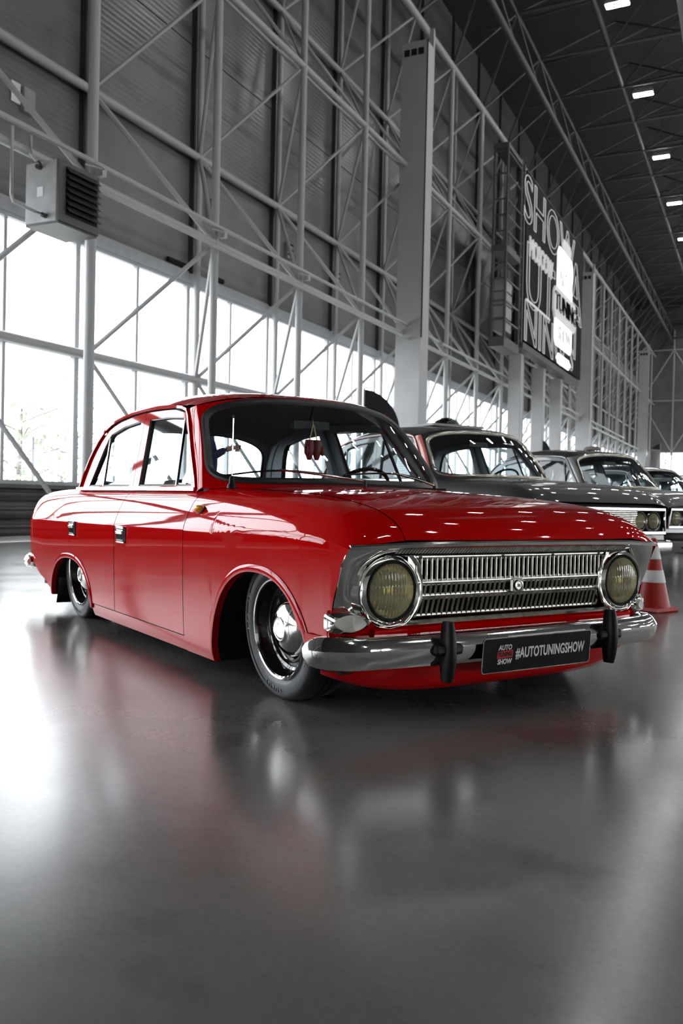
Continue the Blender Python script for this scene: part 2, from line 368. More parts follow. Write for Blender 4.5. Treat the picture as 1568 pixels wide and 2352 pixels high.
# box columns
for i, y in enumerate(bigs):
    lab = ['white boxed column rising left of the hanging screen', 'grey-white boxed column seen just right of the screen', 'far white boxed column close to the end wall', 'boxed column'][i]
    e = empty('box_column', (XF, y, 0), 0, lab, 'column')
    MB().box((-0.17, -0.5, 0), (0.51, 0.08, 12.4)).build('shaft', M['column'], e, smooth=0, bevel=0.01)
    MB().box((0.512, -0.50, 4.9), (0.522, -0.42, 12.4)).build('joint_strip', M['void'], e, smooth=0)
    for q in range(3): MB().box((-.10+q*.19, -.505, 12.05), (.05+q*.19, -.50, 12.22)).build('vent_opening', M['void'], e, smooth=0)
    MB().box((0.40, -.02, 12.4), (.51, .08, 12.9)).build('edge_post', M['column'], e, smooth=0)
    if i == 3: e.location.y = y
# ---- pipes on the frame
g = 'service pipes along the lattice frame'
def pipe(name, pts, r, lab, grp=None):
    o = MB().tube(pts, r, 8).build(name, S_); tag(o, lab, 'pipe', grp); return o
pipe('service_pipe', [(XF+.16, -8, 5.22), (XF+.16, 23.3, 5.22)], .035, 'upper white service pipe running above the louvred heater along the frame', g)
pipe('service_pipe', [(XF+.14, 23.6, 5.22), (XF+.14, 60, 5.22)], .04, 'white service pipe on the frame beyond the near boxed column', g)
pipe('service_pipe', [(XF+.2, 9.3, 4.86), (XF+.2, 21.0, 4.86)], .03, 'lower white service pipe running right from the louvred heater', g)
pipe('drop_pipe', [(XF+.1, 7.9, 5.18), (XF+.1, 7.9, 4.35), (XF+.1, 7.93, 4.28), (XF+.1, 8.30, 4.26)], .022, 'thin bent pipe dropping to the lower left of the louvred heater')
pipe('drop_pipe', [(XF+.1, 8.2, 5.2), (XF+.1, 8.2, 4.95), (XF+.1, 8.29, 4.9)], .022, 'short thin pipe dropping to the top of the louvred heater')
# ---- louvred air heater
h = empty('air_heater', (-8.3, 8.77, 4.13), 0, 'grey box air heater with black louvres hung on the frame by the windows', 'heater')
MB().box((-.3, -.37, .03), (.22, .37, .80)).build('casing', M['heater'], h, smooth=0, bevel=.012)
MB().box((.22, -.37, 0.03), (.26, .37, .80)).build('front_frame', M['roofsteel'], h, smooth=0, bevel=.005)
MB().box((.262, -.25, .13), (.266, .33, .74)).build('dark_opening', M['void'], h, smooth=0)
for k in range(7):
    z = .16+k*.083
    MB().prism([(.265, -.25, z+.06), (.33, -.25, z), (.335, -.25, z+.006), (.27, -.25, z+.068)], (0, .58, 0)).build('louvre', M['heaterdark'], h, smooth=0)
MB().box((-.3, -.36, 0), (.24, .36, .03)).build('drip_tray', M['heaterdark'], h, smooth=0)
MB().tube([(-.05, -.37, .72), (-.05, -.44, .72)], .03, 10).tube([(-.02, -.44, .77), (.02, -.44, .72)], .018, 6).build('valve', M['heaterdark'], h)
MB().tube([(.05, -.37, .10), (.05, -.44, .10)], .03, 10).tube([(-.02, -.44, .13), (.06, -.44, .10)], .018, 6).build('valve', M['heaterdark'], h)
MB().box((-.10, -.375, .36), (.0, -.371, .48)).build('paper_label', M['white'], h, smooth=0)
for k, y in enumerate((9.42, 12.42, 15.42)):
    o = MB().box((XF+.125, y-.06, 5.06), (XF+.235, y+.02, 5.17)).prism([(XF+.125, y-.28, 5.14), (XF+.235, y-.06, 5.14), (XF+.235, y-.02, 5.14)], (0, 0, .02)).build('pipe_bracket', M['heater'], smooth=0)
    tag(o, ['pale bracket on the pipes at the right edge of the heater', 'pale bracket at the joint over the first slender post', 'pale bracket at the joint over the second slender post'][k], 'bracket', 'pipe brackets')
# ---- small grey boxes on the wall
for k, (y, z, t) in enumerate(((9.75, 6.35, 'small grey wall box with a white paper above the heater'), (14.6, 6.25, 'small grey wall vent right of the second post'), (17.7, 6.25, 'small grey wall vent midway to the boxed column'), (20.2, 6.2, 'small grey wall vent beside the near boxed column'))):
    e = empty('wall_box', (XW, y, z), 0, t, 'wall box')
    MB().box((-.01, -.11, 0), (.08, .11, .36)).build('box_body', M['lampbody'], e, smooth=0, bevel=.01)
    if k == 0: MB().box((.0, -.30, .08), (.02, -.13, .38)).build('paper', M['white'], e, smooth=0)
    else: MB().box((.08, -.12, .06), (.09, .12, .1)).box((.08, -.12, .18), (.09, .12, .22)).box((.08, -.12, .3), (.09, .12, .34)).build('slot', M['void'], e, smooth=0)
for y in (13.2, 14.55):
    o = MB().box((XW, y, 5.06), (XW+.05, y+.75 if y < 14 else y+.5, 5.14)).build('vent_slot', M['void'], smooth=0)
    tag(o, 'long dark slot above the window head by the first post' if y < 14 else 'short dark slot above the window head right of the first post', 'vent')

# ---- roof steel
rf = empty('roof_frame', (0, 0, 0), 0, 'dark tubular roof trusses under the sheet ceiling', 'roof truss', kind='structure')
RS = M['roofsteel']; T = [26.0+3*k for k in range(-10, 18)]
XC = -7.0
for i, y in enumerate(T):
    if y < -3 or y > YE-1: continue
    member('roof_chord', (XC, y, 15.4), (XC, y+3, 15.4), .07, RS, rf); member('roof_chord', (XC, y, 14.4), (XC, y+3, 14.4), .10, RS, rf)
    for dy in (-1.58, 1.42): member('roof_brace', (XF, y+dy, fz[2]), (XC, y, 15.4), .045, RS, rf, 6)
    if y > 8: member('roof_brace', (XC, y, 15.4), (XC, y+3, 14.4), .035, RS, rf, 6)
    if y > 14:
        # cross trusses to the right
        member('purlin', (XC, y, 15.4), (10, y, 15.4), .05, RS, rf, 6)
        member('purlin', (XF, y+1.42, 15.9), (10, y+1.42, 16.9), .035, RS, rf, 6)
        for x in (XC, XC+4.4):
            member('roof_brace', (x, y, 15.4), (x+2.2, y+1.42, 16.9), .035, RS, rf, 6)
            member('roof_brace', (x+2.2, y+1.42, 16.9), (x+4.4, y, 15.4), .035, RS, rf, 6)
        member('roof_chord', (-4.8, y, 15.45), (-4.8, y+3, 15.45), .085, RS, rf)
        member('roof_brace', (-4.8, y, 15.4), (-2.6, y+1.5, 16.9), .03, RS, rf, 6)
        member('roof_brace', (-2.6, y+1.5, 16.9), (-4.8, y+3, 15.4), .03, RS, rf, 6)
member('roof_chord', (XC, YE-2.5, 14.4), (10, YE-2.5, 14.4), .09, RS, rf)
for k in range(4):
    x = XW+.6+5*k
    member('wall_post', (x+2.5, YE-.5, 0), (x+2.5, YE-.5, HC-2), .07, S_, wf)
    for z0, z1, a, c in ((1, 5.3, 0, 1), (5.3, 9.6, 1, 0), (5.3, 9.6, 1, 2), (9.6, 13.8, 0, 1), (9.6, 13.8, 2, 1), (1, 5.3, 2, 1)):
        member('end_brace', (x+2.5*a, YE-.6, z0), (x+2.5*c, YE-.6, z1), .05, S_, wf, 6)
for z in (5.3, 9.6, 13.8): member('end_girt', (XW, YE-.5, z), (14, YE-.5, z), .06, S_, wf)
# ---- ceiling lights
hb = MB().box((-.34, -.16, 0.0), (.34, .16, .10)).box((-.30, -.12, .10), (.30, .12, .2)); hme = bpy.data.meshes.new('lamp_housing'); hme.from_pydata(hb.v, [], hb.f); hme.materials.append(M['lampbody'])
gb = MB()
for i in range(4): gb.box((-.31+i*.157, -.13, -.02), (-.31+i*.157+.15, .13, .0))
gme = bpy.data.meshes.new('diffuser'); gme.from_pydata(gb.v, [], gb.f); gme.materials.append(M['lampglow'])
names = {(0, 4): 'bright ceiling floodlight cut by the top edge of the picture', (0, 5): 'bright ceiling floodlight, the largest whole one in the row', (0, 6): 'bright ceiling floodlight, second whole one down the row',
         (0, 7): 'bright ceiling floodlight, third whole one down the row', (0, 8): 'small bright ceiling floodlight at the right edge of the picture'}
for r in range(7):
    for k in range(13):
        y = 26.4+6.1*(k-4); x = -4.15+6.2*r
        if y > YE-2 or (k < 3 and r == 0): continue
        e = empty('ceiling_light', (x, y, 15.25), 0, names.get((r, k), 'bright ceiling floodlight hanging from the dark roof trusses outside the picture'), 'light', 'ceiling floodlights')
        for nm, me in (('lamp_housing', hme), ('diffuser', gme)):
            o = bpy.data.objects.new(nm, me); C.objects.link(o); o.parent = e
        if r == 0 and k > 3: member('hanger_rod', (0, 0, .2), (0, 0, 1.7), .012, RS, e, 6)
# round duct end hanging at the upper right
dct = MB().lathe([(.28, 0), (.42, .9), (.45, 5.4), (.43, 5.4), (.40, .9), (.26, 0), (.28, 0)], 28, 'Z', (-1.27, 17.5, 9.35)).build('round_duct', M['heater'])
tag(dct, 'pale round duct end hanging from the roof at the upper right corner', 'duct')

# ---- hanging screen
XS = -7.5; ys0, ys1, zs0, zs1 = 29.6, 40.1, 6.25, 12.12
sc = empty('video_screen', (XS, ys0, zs0), 0, 'huge black hanging screen with white outlined lettering in a lattice frame', 'screen')
def sb(name, a, b, mt, par=sc): return MB().box(tuple(Vector(a)-sc.location), tuple(Vector(b)-sc.location)).build(name, mt, par, smooth=0)
face = sb('screen_panel', (XS-.25, ys0+.15, zs0+.1), (XS, ys1, zs1), M['screen'])
sb('bottom_beam', (XS-.3, ys0-.1, zs0-.22), (XS+.05, ys1-.6, zs0-.02), M['roofsteel'])
for y in (ys0-.6, ys0-.15):
    sb('side_rail', (XS-.12, y, zs0-.1), (XS, y+.12, zs1+.1), M['roofsteel'])
for k in range(13):
    z = k*.47
    member('rung', (-.06, -.55, z), (-.06, -.1, z), .03, RS, sc, 6)
    member('rung', (-.06, -.55, z), (-.06, -.1, z+.47), .02, RS, sc, 6)
def stext(s, y, z, size, sx, outline=.018, mt='scrtext', nm='screen_lettering', dx=.03):
    return text(nm, s, size, M[mt], sc, axes((0, 1, 0), (0, 0, 1), (1, 0, 0), (dx, y-ys0, z-zs0)), outline, .02, sx=sx)
stext('SHOW', 33.6, 11.05, 2.3, 1.25); stext('MOSCOW', 32.0, 9.62, 0.95, .85, .03); stext('UT', 32.0, 8.55, 3.1, 1.15)
stext('NING', 33.0, 6.95, 2.0, 1.35); stext('A', 38.4, 9.7, 3.6, 1.2); stext('T', 38.5, 7.9, 2.9, 1.1); stext('S', 37.9, 6.85, 1.3, 1.1)
sb('screen_bar', (XS+.01, ys0+.3, 7.72), (XS+.04, 33.6, 7.80), M['scrgrey'])
def blk(name, y0, y1, z0, z1, mt, d):
    n = 0.25; pts = [(y0+n, z0), (y1-n, z0), (y1, z0+n), (y1, z1-n), (y1-n, z1), (y0+n, z1), (y0, z1-n), (y0, z0+n)]
    return MB().prism([(XS+.03-sc.location.x, p[0]-ys0, p[1]-zs0) for p in pts], (d, 0, 0)).build(name, M[mt], sc, smooth=0)
blk('screen_logo_block', 34.6, 37.5, 8.9, 10.9, 'scrwhite', .05); blk('screen_logo_block', 34.3, 37.6, 7.0, 8.4, 'scrwhite', .05)
blk('screen_logo_band', 33.9, 38.2, 8.0, 9.2, 'scrgrey', .09); blk('screen_logo_block', 35.4, 37.2, 10.9, 11.4, 'scrgrey', .04); blk('screen_logo_block', 34.8, 37.4, 6.35, 6.75, 'scrwhite', .05)
text('screen_lettering', 'TUNING', .95, M['screen'], sc, axes((0, 1, 0), (0, 0, 1), (1, 0, 0), (.15, 36.05-ys0, 8.6-zs0)), .018, sx=1.15)
text('screen_lettering', 'AUTO', .9, M['scrgrey'], sc, axes((0, 1, 0), (0, 0, 1), (1, 0, 0), (.1, 36.05-ys0, 9.7-zs0)), .02, sx=1.0)
text('screen_lettering', 'SHOW', .8, M['scrgrey'], sc, axes((0, 1, 0), (0, 0, 1), (1, 0, 0), (.1, 36.0-ys0, 7.5-zs0)), .02, sx=1.0)
# service cage on its left end
cg = empty('service_cage', (-7.9, 27.2, 5.95), 0, 'dark lattice service cage holding a pale ribbed unit left of the screen', 'cage')
MB().box((-.05, -.1, -.25), (.45, 1.75, .05)).build('cage_floor', M['roofsteel'], cg, smooth=0)
for (x, y) in ((0, 0), (.42, 0), (.42, 1.7), (0, 1.7)): member('cage_post', (x, y, 0), (x, y, 6.1), .045, RS, cg, 6)
for z in (.6, 1.2, 1.9, 2.4, 3.4, 3.9, 4.4, 5.2, 5.9):
    member('cage_rail', (.42, 0, z), (.42, 1.7, z), .03, RS, cg, 6); member('cage_rail', (0, 0, z), (.42, 0, z), .03, RS, cg, 6)
MB().box((-.05, -.05, 2.75), (.45, 1.75, 2.95)).build('cage_beam', M['roofsteel'], cg, smooth=0)
MB().box((-.05, -.05, 6.0), (.45, 1.75, 6.15)).build('cage_beam', M['roofsteel'], cg, smooth=0)
for k in range(4): MB().box((.0, .1, .28+k*.42), (.40, .95, .67+k*.42)).build('ribbed_unit', M['lampbody'], cg, smooth=0, bevel=.04)
for k, (y, t) in enumerate(((30.7, 'nearest'), (34.2, 'middle'), (37.4, 'farthest'))):
    o = MB().box((-8.2, y-.2, 0), (-7.75, y+.2, 6.03)).build('screen_post', M['column'], smooth=0, bevel=.02); tag(o, 'grey square post under the hanging screen, %s of three' % t, 'post', 'posts under the screen')

def axp(x, y): return Vector((math.cos(th)*x-math.sin(th)*y, math.sin(th)*x+math.cos(th)*y, 0))
# ---- outside the windows
o = MB().add([(-60, -60, -.05), (XW-.3, -60, -.05), (XW-.3, 140, -.05), (-60, 140, -.05)], [(0, 1, 2, 3)]).build('outdoor_yard', M['ground'], smooth=0); tag(o, 'pale open yard outside the hall windows', 'yard', kind='stuff')
o = MB().add([(XW-.3, YE+.3, -.05), (60, YE+.3, -.05), (60, 140, -.05), (XW-.3, 140, -.05)], [(0, 1, 2, 3)]).build('outdoor_yard', M['ground'], smooth=0); tag(o, 'pale open yard outside the end wall glazing', 'yard', kind='stuff')
fn = empty('wire_fence', (-13.5, 5, 0), 0, 'thin pale welded wire fence outside the windows', 'fence')
for k in range(14): member('fence_post', (0, k*2.5-4, 0), (0, k*2.5-4, 1.9), .035, M['wire'], fn, 6)
wv = MB()
for z in (.1, .55, .6, 1.1, 1.15, 1.6, 1.65, 1.85): wv.tube([(0, -4, z), (0, 28.5, z)], .006, 4)
for k in range(320): wv.box((-.003, -4+k*.1, .05), (.003, -4+k*.1+.006, 1.88))
tag(wv.build('wire_mesh', M['wire'], fn), kind='stuff')
_p = axp((170-784)/FPX*14.3, 14.3)
o = MB().box((_p.x-.035, _p.y-.035, 0), (_p.x+.035, _p.y+.035, 1.72)).build('gate_post', M['lampbody'], smooth=0, bevel=.01); tag(o, 'grey square post standing right outside the window behind the red boot', 'post')
def tree(x, y, hgt, rad, lab):
    e = empty('leafy_tree', (x, y, 0), 0, lab, 'tree', 'trees outside the windows')
    MB().tube([(0, 0, 0), (.05, 0, hgt*.5), (0, .1, hgt*.9)], .12, 8, scale=[1, .7, .3]).build('trunk', M['bark'], e)
    for k in range(9):
        a = k*2.4; member('branch', (0, 0, hgt*(.3+.06*k)), (math.cos(a)*rad*.8, math.sin(a)*rad*.8, hgt*(.42+.06*k)), .025, M['bark'], e, 5)
    lf = MB()
    for k in range(420):
        d = Vector((random.gauss(0, 1), random.gauss(0, 1), random.gauss(0, 1))); d.normalize(); d *= random.random()**.4
        c = Vector((d.x*rad, d.y*rad, hgt*.62+d.z*hgt*.36)); s = .10
        a = Vector((random.uniform(-1, 1), random.uniform(-1, 1), random.uniform(-1, 1))).normalized()*s; b2 = a.cross(Vector((random.uniform(-1, 1), random.uniform(-1, 1), 1))).normalized()*s*.6
        lf.add([c-a, c-b2, c+a, c+b2], [(0, 1, 2, 3)])
    tag(lf.build('foliage', M['leaf'], e, smooth=0), kind='stuff')
tree(-17, 16.5, 3.2, 1.3, 'small leafy tree seen faintly through the rear side window of the red saloon')
tree(-18, 19.5, 2.6, 1.5, 'leafy bush seen faintly through the front side window of the red saloon')
tree(-24, 27, 6.4, 1.6, 'thin tree seen faintly over the rear roof of the red saloon')
# ================================================================== CARS
def hermite(xs, ys):
    xs = np.array(xs, float); ys = np.array(ys, float); d = np.diff(ys)/np.diff(xs); m = np.zeros(len(xs))
    m[1:-1] = np.where(d[1:]*d[:-1] > 0, 2*d[1:]*d[:-1]/(d[1:]+d[:-1]+1e-12), 0); m[0] = d[0]; m[-1] = d[-1]
    def f(x):
        x = min(max(x, xs[0]), xs[-1]); i = min(max(int(np.searchsorted(xs, x))-1, 0), len(xs)-2); h = xs[i+1]-xs[i]; t = (x-xs[i])/h
        return float((2*t**3-3*t*t+1)*ys[i]+(t**3-2*t*t+t)*h*m[i]+(-2*t**3+3*t*t)*ys[i+1]+(t**3-t*t)*h*m[i+1])
    return f
def sstep(a, b, x):
    t = min(1, max(0, (x-a)/(b-a))); return t*t*(3-2*t)
z3f = hermite([-3.48, -3.44, -3.36, -3.15, -2.85, -2.3, -.9, -.5, -.3, 0, .25, .38, .44, .50, .54, .565, .58], [.695, .724, .733, .745, .755, .762, .765, .760, .754, .743, .722, .703, .690, .668, .645, .622, .597])
crown = hermite([-3.48, -3.2, -2.7, -1, -.5, 0, .3, .5, .58], [.0, .015, .025, .03, .028, .018, .010, .003, .0])
crz = hermite([-3.48, -3.2, -1.6, -.7, 0, .35, .5, .58], [.535, .548, .573, .590, .602, .598, .585, .570])
wsf = hermite([-3.48, -3.44, -3.30, -3.0, -2.6, -2.0, .2, .42, .58], [.945, .965, .982, .992, 1.0, 1.0, 1.0, .99, .968])
Y0 = [0, .24, .44, .570, .645, .700, .736, .7665, .7655, .763, .757, .750, .735]
LZ = [.50, .36, .20, .11, .065]
_sc = {}
def section(s):
    k = round(s, 4)
    if k in _sc: return _sc[k]
    z3, cr, cz, w_ = z3f(s), crown(s), crz(s), wsf(s)
    zz = [z3+cr, z3+cr*.85, z3+cr*.45, z3, z3-.008, 0, 0, cz]
    dz = zz[4]-cz; zz[5] = cz+dz*.80; zz[6] = cz+dz*.46
    P = [(y*w_, z) for y, z in zip(Y0[:8], zz)]
    # squeeze the lower part up at the tail
    lift = sstep(-2.85, -3.4, s)*.13
    P += [(y*w_-.10*lift*(i/5)**1.5, min(cz-.02-.03*i*0, z+lift*(i/5))) for i, (y, z) in enumerate(zip(Y0[8:], LZ))]
    _sc[k] = P; return P
def cat(P, t, lo, hi):
    t = min(max(t, lo), hi); i = min(int(t), hi-1); i = max(i, lo); u = t-i
    g = lambda k: P[min(max(k, lo), hi)]
    a, b_, c, d = g(i-1), g(i), g(i+1), g(i+2); r = []
    if i-1 < lo: a = (2*b_[0]-c[0], 2*b_[1]-c[1])
    if i+2 > hi: d = (2*c[0]-b_[0], 2*c[1]-b_[1])
    for j in (0, 1):
        r.append(.5*((2*b_[j])+(-a[j]+c[j])*u+(2*a[j]-5*b_[j]+4*c[j]-d[j])*u*u+(-a[j]+3*b_[j]-3*c[j]+d[j])*u**3))
    return r
def BP(s, t, off=0.0):
    """body surface point, left side (+y)"""
    P = section(s); y, z = cat(P, t, 0, 7) if t <= 7 else cat(P, t, 7, 12)
    q = (abs(y)/.755)**2.5
    x = s - .072*q*sstep(.05, .575, s) + .05*q*sstep(-3.0, -3.48, s)
    if off:
        a = BP(s, max(0, t-.05)); b = BP(s, min(12, t+.05)); c = BP(s-.01, t); d = BP(s+.01, t)
        n = (Vector(b)-Vector(a)).cross(Vector(d)-Vector(c))
        if n.length > 1e-9:
            n.normalize()
            if n.y*1 + n.z*.6 < 0: n = -n
            return (x+n.x*off, y+n.y*off, z+n.z*off)
    return (x, y, z)
def t_at(s, z):
    lo, hi = 4.2, 12.0
    if BP(s, hi)[2] >= z: return hi
    for _ in range(22):
        m_ = (lo+hi)/2
        if BP(s, m_)[2] > z: lo = m_
        else: hi = m_
    return (lo+hi)/2
def surf_y(x, z):
    """outer half width of the side at (x,z)"""
    s = x
    for _ in range(3): s += x-BP(s, t_at(s, z))[0]
    return BP(s, t_at(s, z))[1]
ARF = (-.055, .375, .455, .07)
ARR = (-2.385, .385, .352, .10)
def arch(x, A, n=2.25):
    d = abs(x-A[0])/A[1]
    return A[3] if d >= 1 else A[3]+(A[2]-A[3])*(1-d**n)**(1/n)
def YG(x, z): return .668-.26*(z-.76)-max(0, -2.2-x)*.06
G = .0016   # half shut line
def make_body(root, paint, fine=1.0, bg=False):
    N = lambda k: max(4, int(k*fine))
    parts = {}
    def both(name, rows, mt=paint, par=root, solid=0, smooth=32):
        out = []
        for sgn in (1, -1):
            p = par[sgn] if isinstance(par, dict) else par
            rr = [[(q[0], q[1]*sgn, q[2]) for q in r] for r in rows]
            out.append(MB().grid(rr, flip=(sgn < 0)).build(name, mt, p, smooth=smooth, solid=solid))
        return {1: out[0], -1: out[1]}
    # --- hood
    hr = lambda y: -.40-.20*(abs(y)/.58)**2   # rear edge
    rows = []
    ts = [3*i/14 for i in range(-14, 15)]
    for j in range(N(46)+1):
        u = j/N(46); u = u**.75 if u > 0 else 0; row = []
        for t in ts:
            s1 = .58; s0 = hr(BP(-.5, abs(t))[1]); p = BP(s0+G+(s1-s0-G)*u, min(abs(t), 3-.012)); row.append((p[0], math.copysign(p[1], t), p[2]+.0015))
        rows.append(row)
    MB().grid(rows).build('hood', paint, root, smooth=35)
    # --- cowl
    rows = []
    for j in range(9):
        u = j/8; row = []
        for t in ts:
            y = BP(-.6, abs(t)*1.0)[1]; s1 = hr(y)-G; p = BP(-.98+(s1+.98)*u, abs(t)); row.append((p[0], math.copysign(p[1], t), p[2]))
        rows.append(row)
    MB().grid(rows).build('cowl', paint, root, smooth=35)
    # --- front fenders
    def send(t): return float(np.interp(t, [0, 7, 7.9, 8.6, 9, 9.6, 12], [.58, .58, .552, .51, .495, .475, .46]))
    cols = [-.716+i*(.286)/N(10) for i in range(N(10))]
    na = N(44); cols += [ARF[0]-ARF[1]*math.cos(math.pi*i/na) for i in range(na+1)]
    cols = [c for c in cols if c < .32]
    nt = N(30)
    rows = []
    for s in cols:
        zl = arch(s, ARF) if s > ARF[0]-ARF[1] else .066
        if s > ARF[0]: zl = max(zl, .285)
        t1 = t_at(s, zl); rows.append([BP(s, 3.012+(t1-3.012)*(j/nt)**.95) for j in range(nt+1)])
    nf = N(16)
    for i in range(1, nf+1):
        u = i/nf; row = []; u = 1-(1-u)**1.4
        t1 = t_at(.4, .285)
        for j in range(nt+1):
            t = 3.012+(t1-3.012)*(j/nt)**.95; s = .32+(send(t)-.32)*u; row.append(BP(s, t))
        rows.append(row)
    parts['fender'] = both('front_fender', rows)
    # --- doors
    def door(name, s0, s1, zl):
        rows = []; cs = N(22)
        for i in range(cs+1):
            s = s0+(s1-s0)*i/cs; z = zl(s); t1 = t_at(s, z); rows.append([BP(s, 4.35+(t1-4.35)*j/nt) for j in range(nt+1)])
        return both(name, rows)
    parts['fd'] = door('front_door', -1.598+G, -.72-G, lambda s: .134)
    # rear door: rear edge follows the arch
    rows = []
    cs = [-1.602-G*1-(i/N(14))*(2.0-1.602) for i in range(N(14))]
    rr_ = ARR; cs += [rr_[0]+rr_[1]*math.cos(math.pi*.5*i/N(20)) for i in range(N(20)+1)]
    for s in cs:
        zl = .134 if s > rr_[0]+rr_[1] else max(.134, arch(s, rr_)); t1 = t_at(s, zl); rows.append([BP(s, 4.35+(t1-4.35)*j/nt) for j in range(nt+1)])
    parts['rd'] = both('rear_door', rows[::-1])
    # --- rear quarters
    rows = []
    cs = [rr_[0]-G*2-rr_[1]*math.sin(math.pi*.5*i/N(20)) for i in range(N(20)+1)]
    for s in cs:
        zl = max(arch(s, rr_), .135); rows.append([BP(s, 3.0+(t_at(s, zl)-3.0)*j/nt) for j in range(nt+1)])
    for i in range(1, N(18)+1):
        s = cs[N(20)]+(-3.48-cs[N(20)])*i/N(18); zl = .135+.05*sstep(-2.8, -3.0, s)+.10*sstep(-2.95, -3.48, s)
        rows.append([BP(s, 3.0+(t_at(s, zl)-3.0)*j/nt) for j in range(nt+1)])
    parts['rq'] = both('rear_quarter', rows[::-1])
    # --- trunk and tail
    rows = []
    for j in range(14):
        s = -3.48+(3.48-2.6)*j/13; row = []
        for t in ts: p = BP(s, min(abs(t), 2.99)); row.append((p[0], math.copysign(p[1], t), p[2]+.001))
        rows.append(row)
    MB().grid(rows).build('trunk_lid', paint, root, smooth=35)
    rows = []
    for t in [i*.25 for i in range(0, 45)]:
        p = BP(-3.48, t)
        if p[2] < .24: break
        rows.append([(p[0]-.012*math.cos(math.pi*.5*abs(k)), p[1]*k, p[2]) for k in (-1, -.75, -.5, -.25, 0, .25, .5, .75, 1)])
    MB().grid(rows).build('tail_panel', paint, root, smooth=35)
    # --- sills
    rows = []
    for i in range(N(20)+1):
        s = -1.985+(1.985-.722)*i/N(20); row = []
        for z in (.1285, .12, .10, .08, .066):
            p = BP(s, t_at(s, z)); row.append((p[0], p[1]-.004, p[2]))
        row.append((row[-1][0], row[-1][1]-.06, .06)); rows.append(row)
    both('sill', rows, solid=0)
    rows = [[(lambda p: (p[0], p[1]-.012, z))(BP(-1.98+1.25*i/12, t_at(-1.98+1.25*i/12, z))) for z in (.15, .115)] for i in range(13)]
    both('shut_line', rows, M['void'], solid=0)
    # --- arch lips, inner wells
    for A, nm, lo in ((ARF, 'front_arch_lip', .07), (ARR, 'rear_arch_lip', .10)):
        ncol = N(56); P_in, P_out, P_fl, P_w = [], [], [], []
        for i in range(ncol+1):
            a = math.pi*i/ncol; x = A[0]-A[1]*math.cos(a); z = arch(x, A)
            if A is ARF and x > .30: continue
            x2 = A[0]-(A[1]+.026)*math.cos(a); z2 = A[3]+(arch(A[0]-A[1]*math.cos(a)*.999, A)-A[3])*1.0+.027*math.sin(a)
            yi = surf_y(x, max(z, lo+.002)); yo = surf_y(x2, z2)
            P_in.append((x, yi+.006, z-.001)); P_out.append((x2, yo+.003, z2)); P_fl.append((x, yi-.022, z-.002)); P_w.append((x, yi-.30, z-.002))
        mid = [((a[0]+b[0])/2, (a[1]+b[1])/2+.005, (a[2]+b[2])/2) for a, b in zip(P_in, P_out)]
        both(nm, [P_out, mid, P_in, P_fl], solid=0, smooth=50)
        both('wheel_well', [P_fl, P_w], M['void'], solid=0, smooth=0)
    MB().box((-3.3, -.66, .12), (-2.82, .66, .5)).box((-1.95, -.69, .10), (-.50, .69, .30)).box((-2.9, -.42, .14), (.44, .42, .36)).box((.33, -.70, .16), (.42, .70, .50)).build('underbody', M['void'], root, smooth=0)
    # --- shut line backing
    for s_, t0 in ((-.72, 3.3), (-1.60, 4.35)):
        rows = [[(lambda p: (p[0], p[1]-.010, p[2]))(BP(s_+ds, t0+(t_at(s_, .10)-t0)*j/20)) for j in range(21)] for ds in (-.02, .02)]
        both('shut_line', rows, M['void'], solid=0)
    rows = [[(lambda p: (p[0], p[1], p[2]-.010))(BP(-.6+1.16*i/30, t)) for t in (2.9, 3.0, 3.1)] for i in range(31)]
    both('shut_line', rows, M['void'], solid=0)
    # ============ greenhouse
    def WS(u, v):   # windscreen
        a = abs(u)
        xb, yb, zb = -.46-.285*a**2.2, .668*u, .785-.02*a**3; xt, yt, zt = -.90-.145*a**2.4, .568*u, 1.205-.055*a**3
        bl = .012*math.sin(math.pi*min(1, max(0, v)))
        return (xb+(xt-xb)*v+bl, yb+(yt-yb)*v, zb+(zt-zb)*v+bl*.8)
    def RW(u, v):
        a = abs(u)
        xb, yb, zb = -2.74+.17*a**2.2, .655*u, .765-.015*a**3; xt, yt, zt = -2.34-.05*a**2, .572*u, 1.150-.075*a**2.8
        bl = .02*math.sin(math.pi*min(1, max(0, v)))
        return (xb+(xt-xb)*v-bl, yb+(yt-yb)*v, zb+(zt-zb)*v+bl*.5)
    def contour(hu, hv, cv, n=72, e=5.5, ecc=0):
        L = []
        for i in range(n):
            a = 2*math.pi*i/n+math.pi/4; c, s = math.cos(a), math.sin(a)
            k = (abs(c)**e+abs(s)**e)**(-1/e); L.append((hu*c*k, cv+hv*s*k))
        return L
    def rectc(u0, v0, v1, n=72):
        L = []
        for i in range(n):
            a = 2*math.pi*i/n+math.pi/4; c, s = math.cos(a), math.sin(a); k = 1/max(abs(c), abs(s)); L.append((u0*c*k, (v0+v1)/2+(v1-v0)/2*s*k))
        return L
    for fn, nm, hu, hv, cvv, v0, v1 in ((WS, 'windscreen', .966, .458, .492, -.02, 1.0), (RW, 'rear_window', .93, .44, .50, 0, 1.0)):
        inn = contour(hu, hv, cvv, 96, 7 if nm == 'windscreen' else 5)
        b_ = MB().ring(rectc(1.0, v0, v1, 96), inn, lambda a, c: fn(a, c), 4); b_.build(nm+'_surround', paint, root, smooth=50, fix=True)
        MB().ring(rectc(1.0, v0, v1, 96), inn, lambda a, c: (lambda p: (p[0]+(-.012 if nm == 'windscreen' else .012), p[1]*.985, p[2]-.010))(fn(a, c)), 3).build('surround_lining', M['liner'], root, smooth=50)
        path = [Vector(fn(*p)) for p in inn]
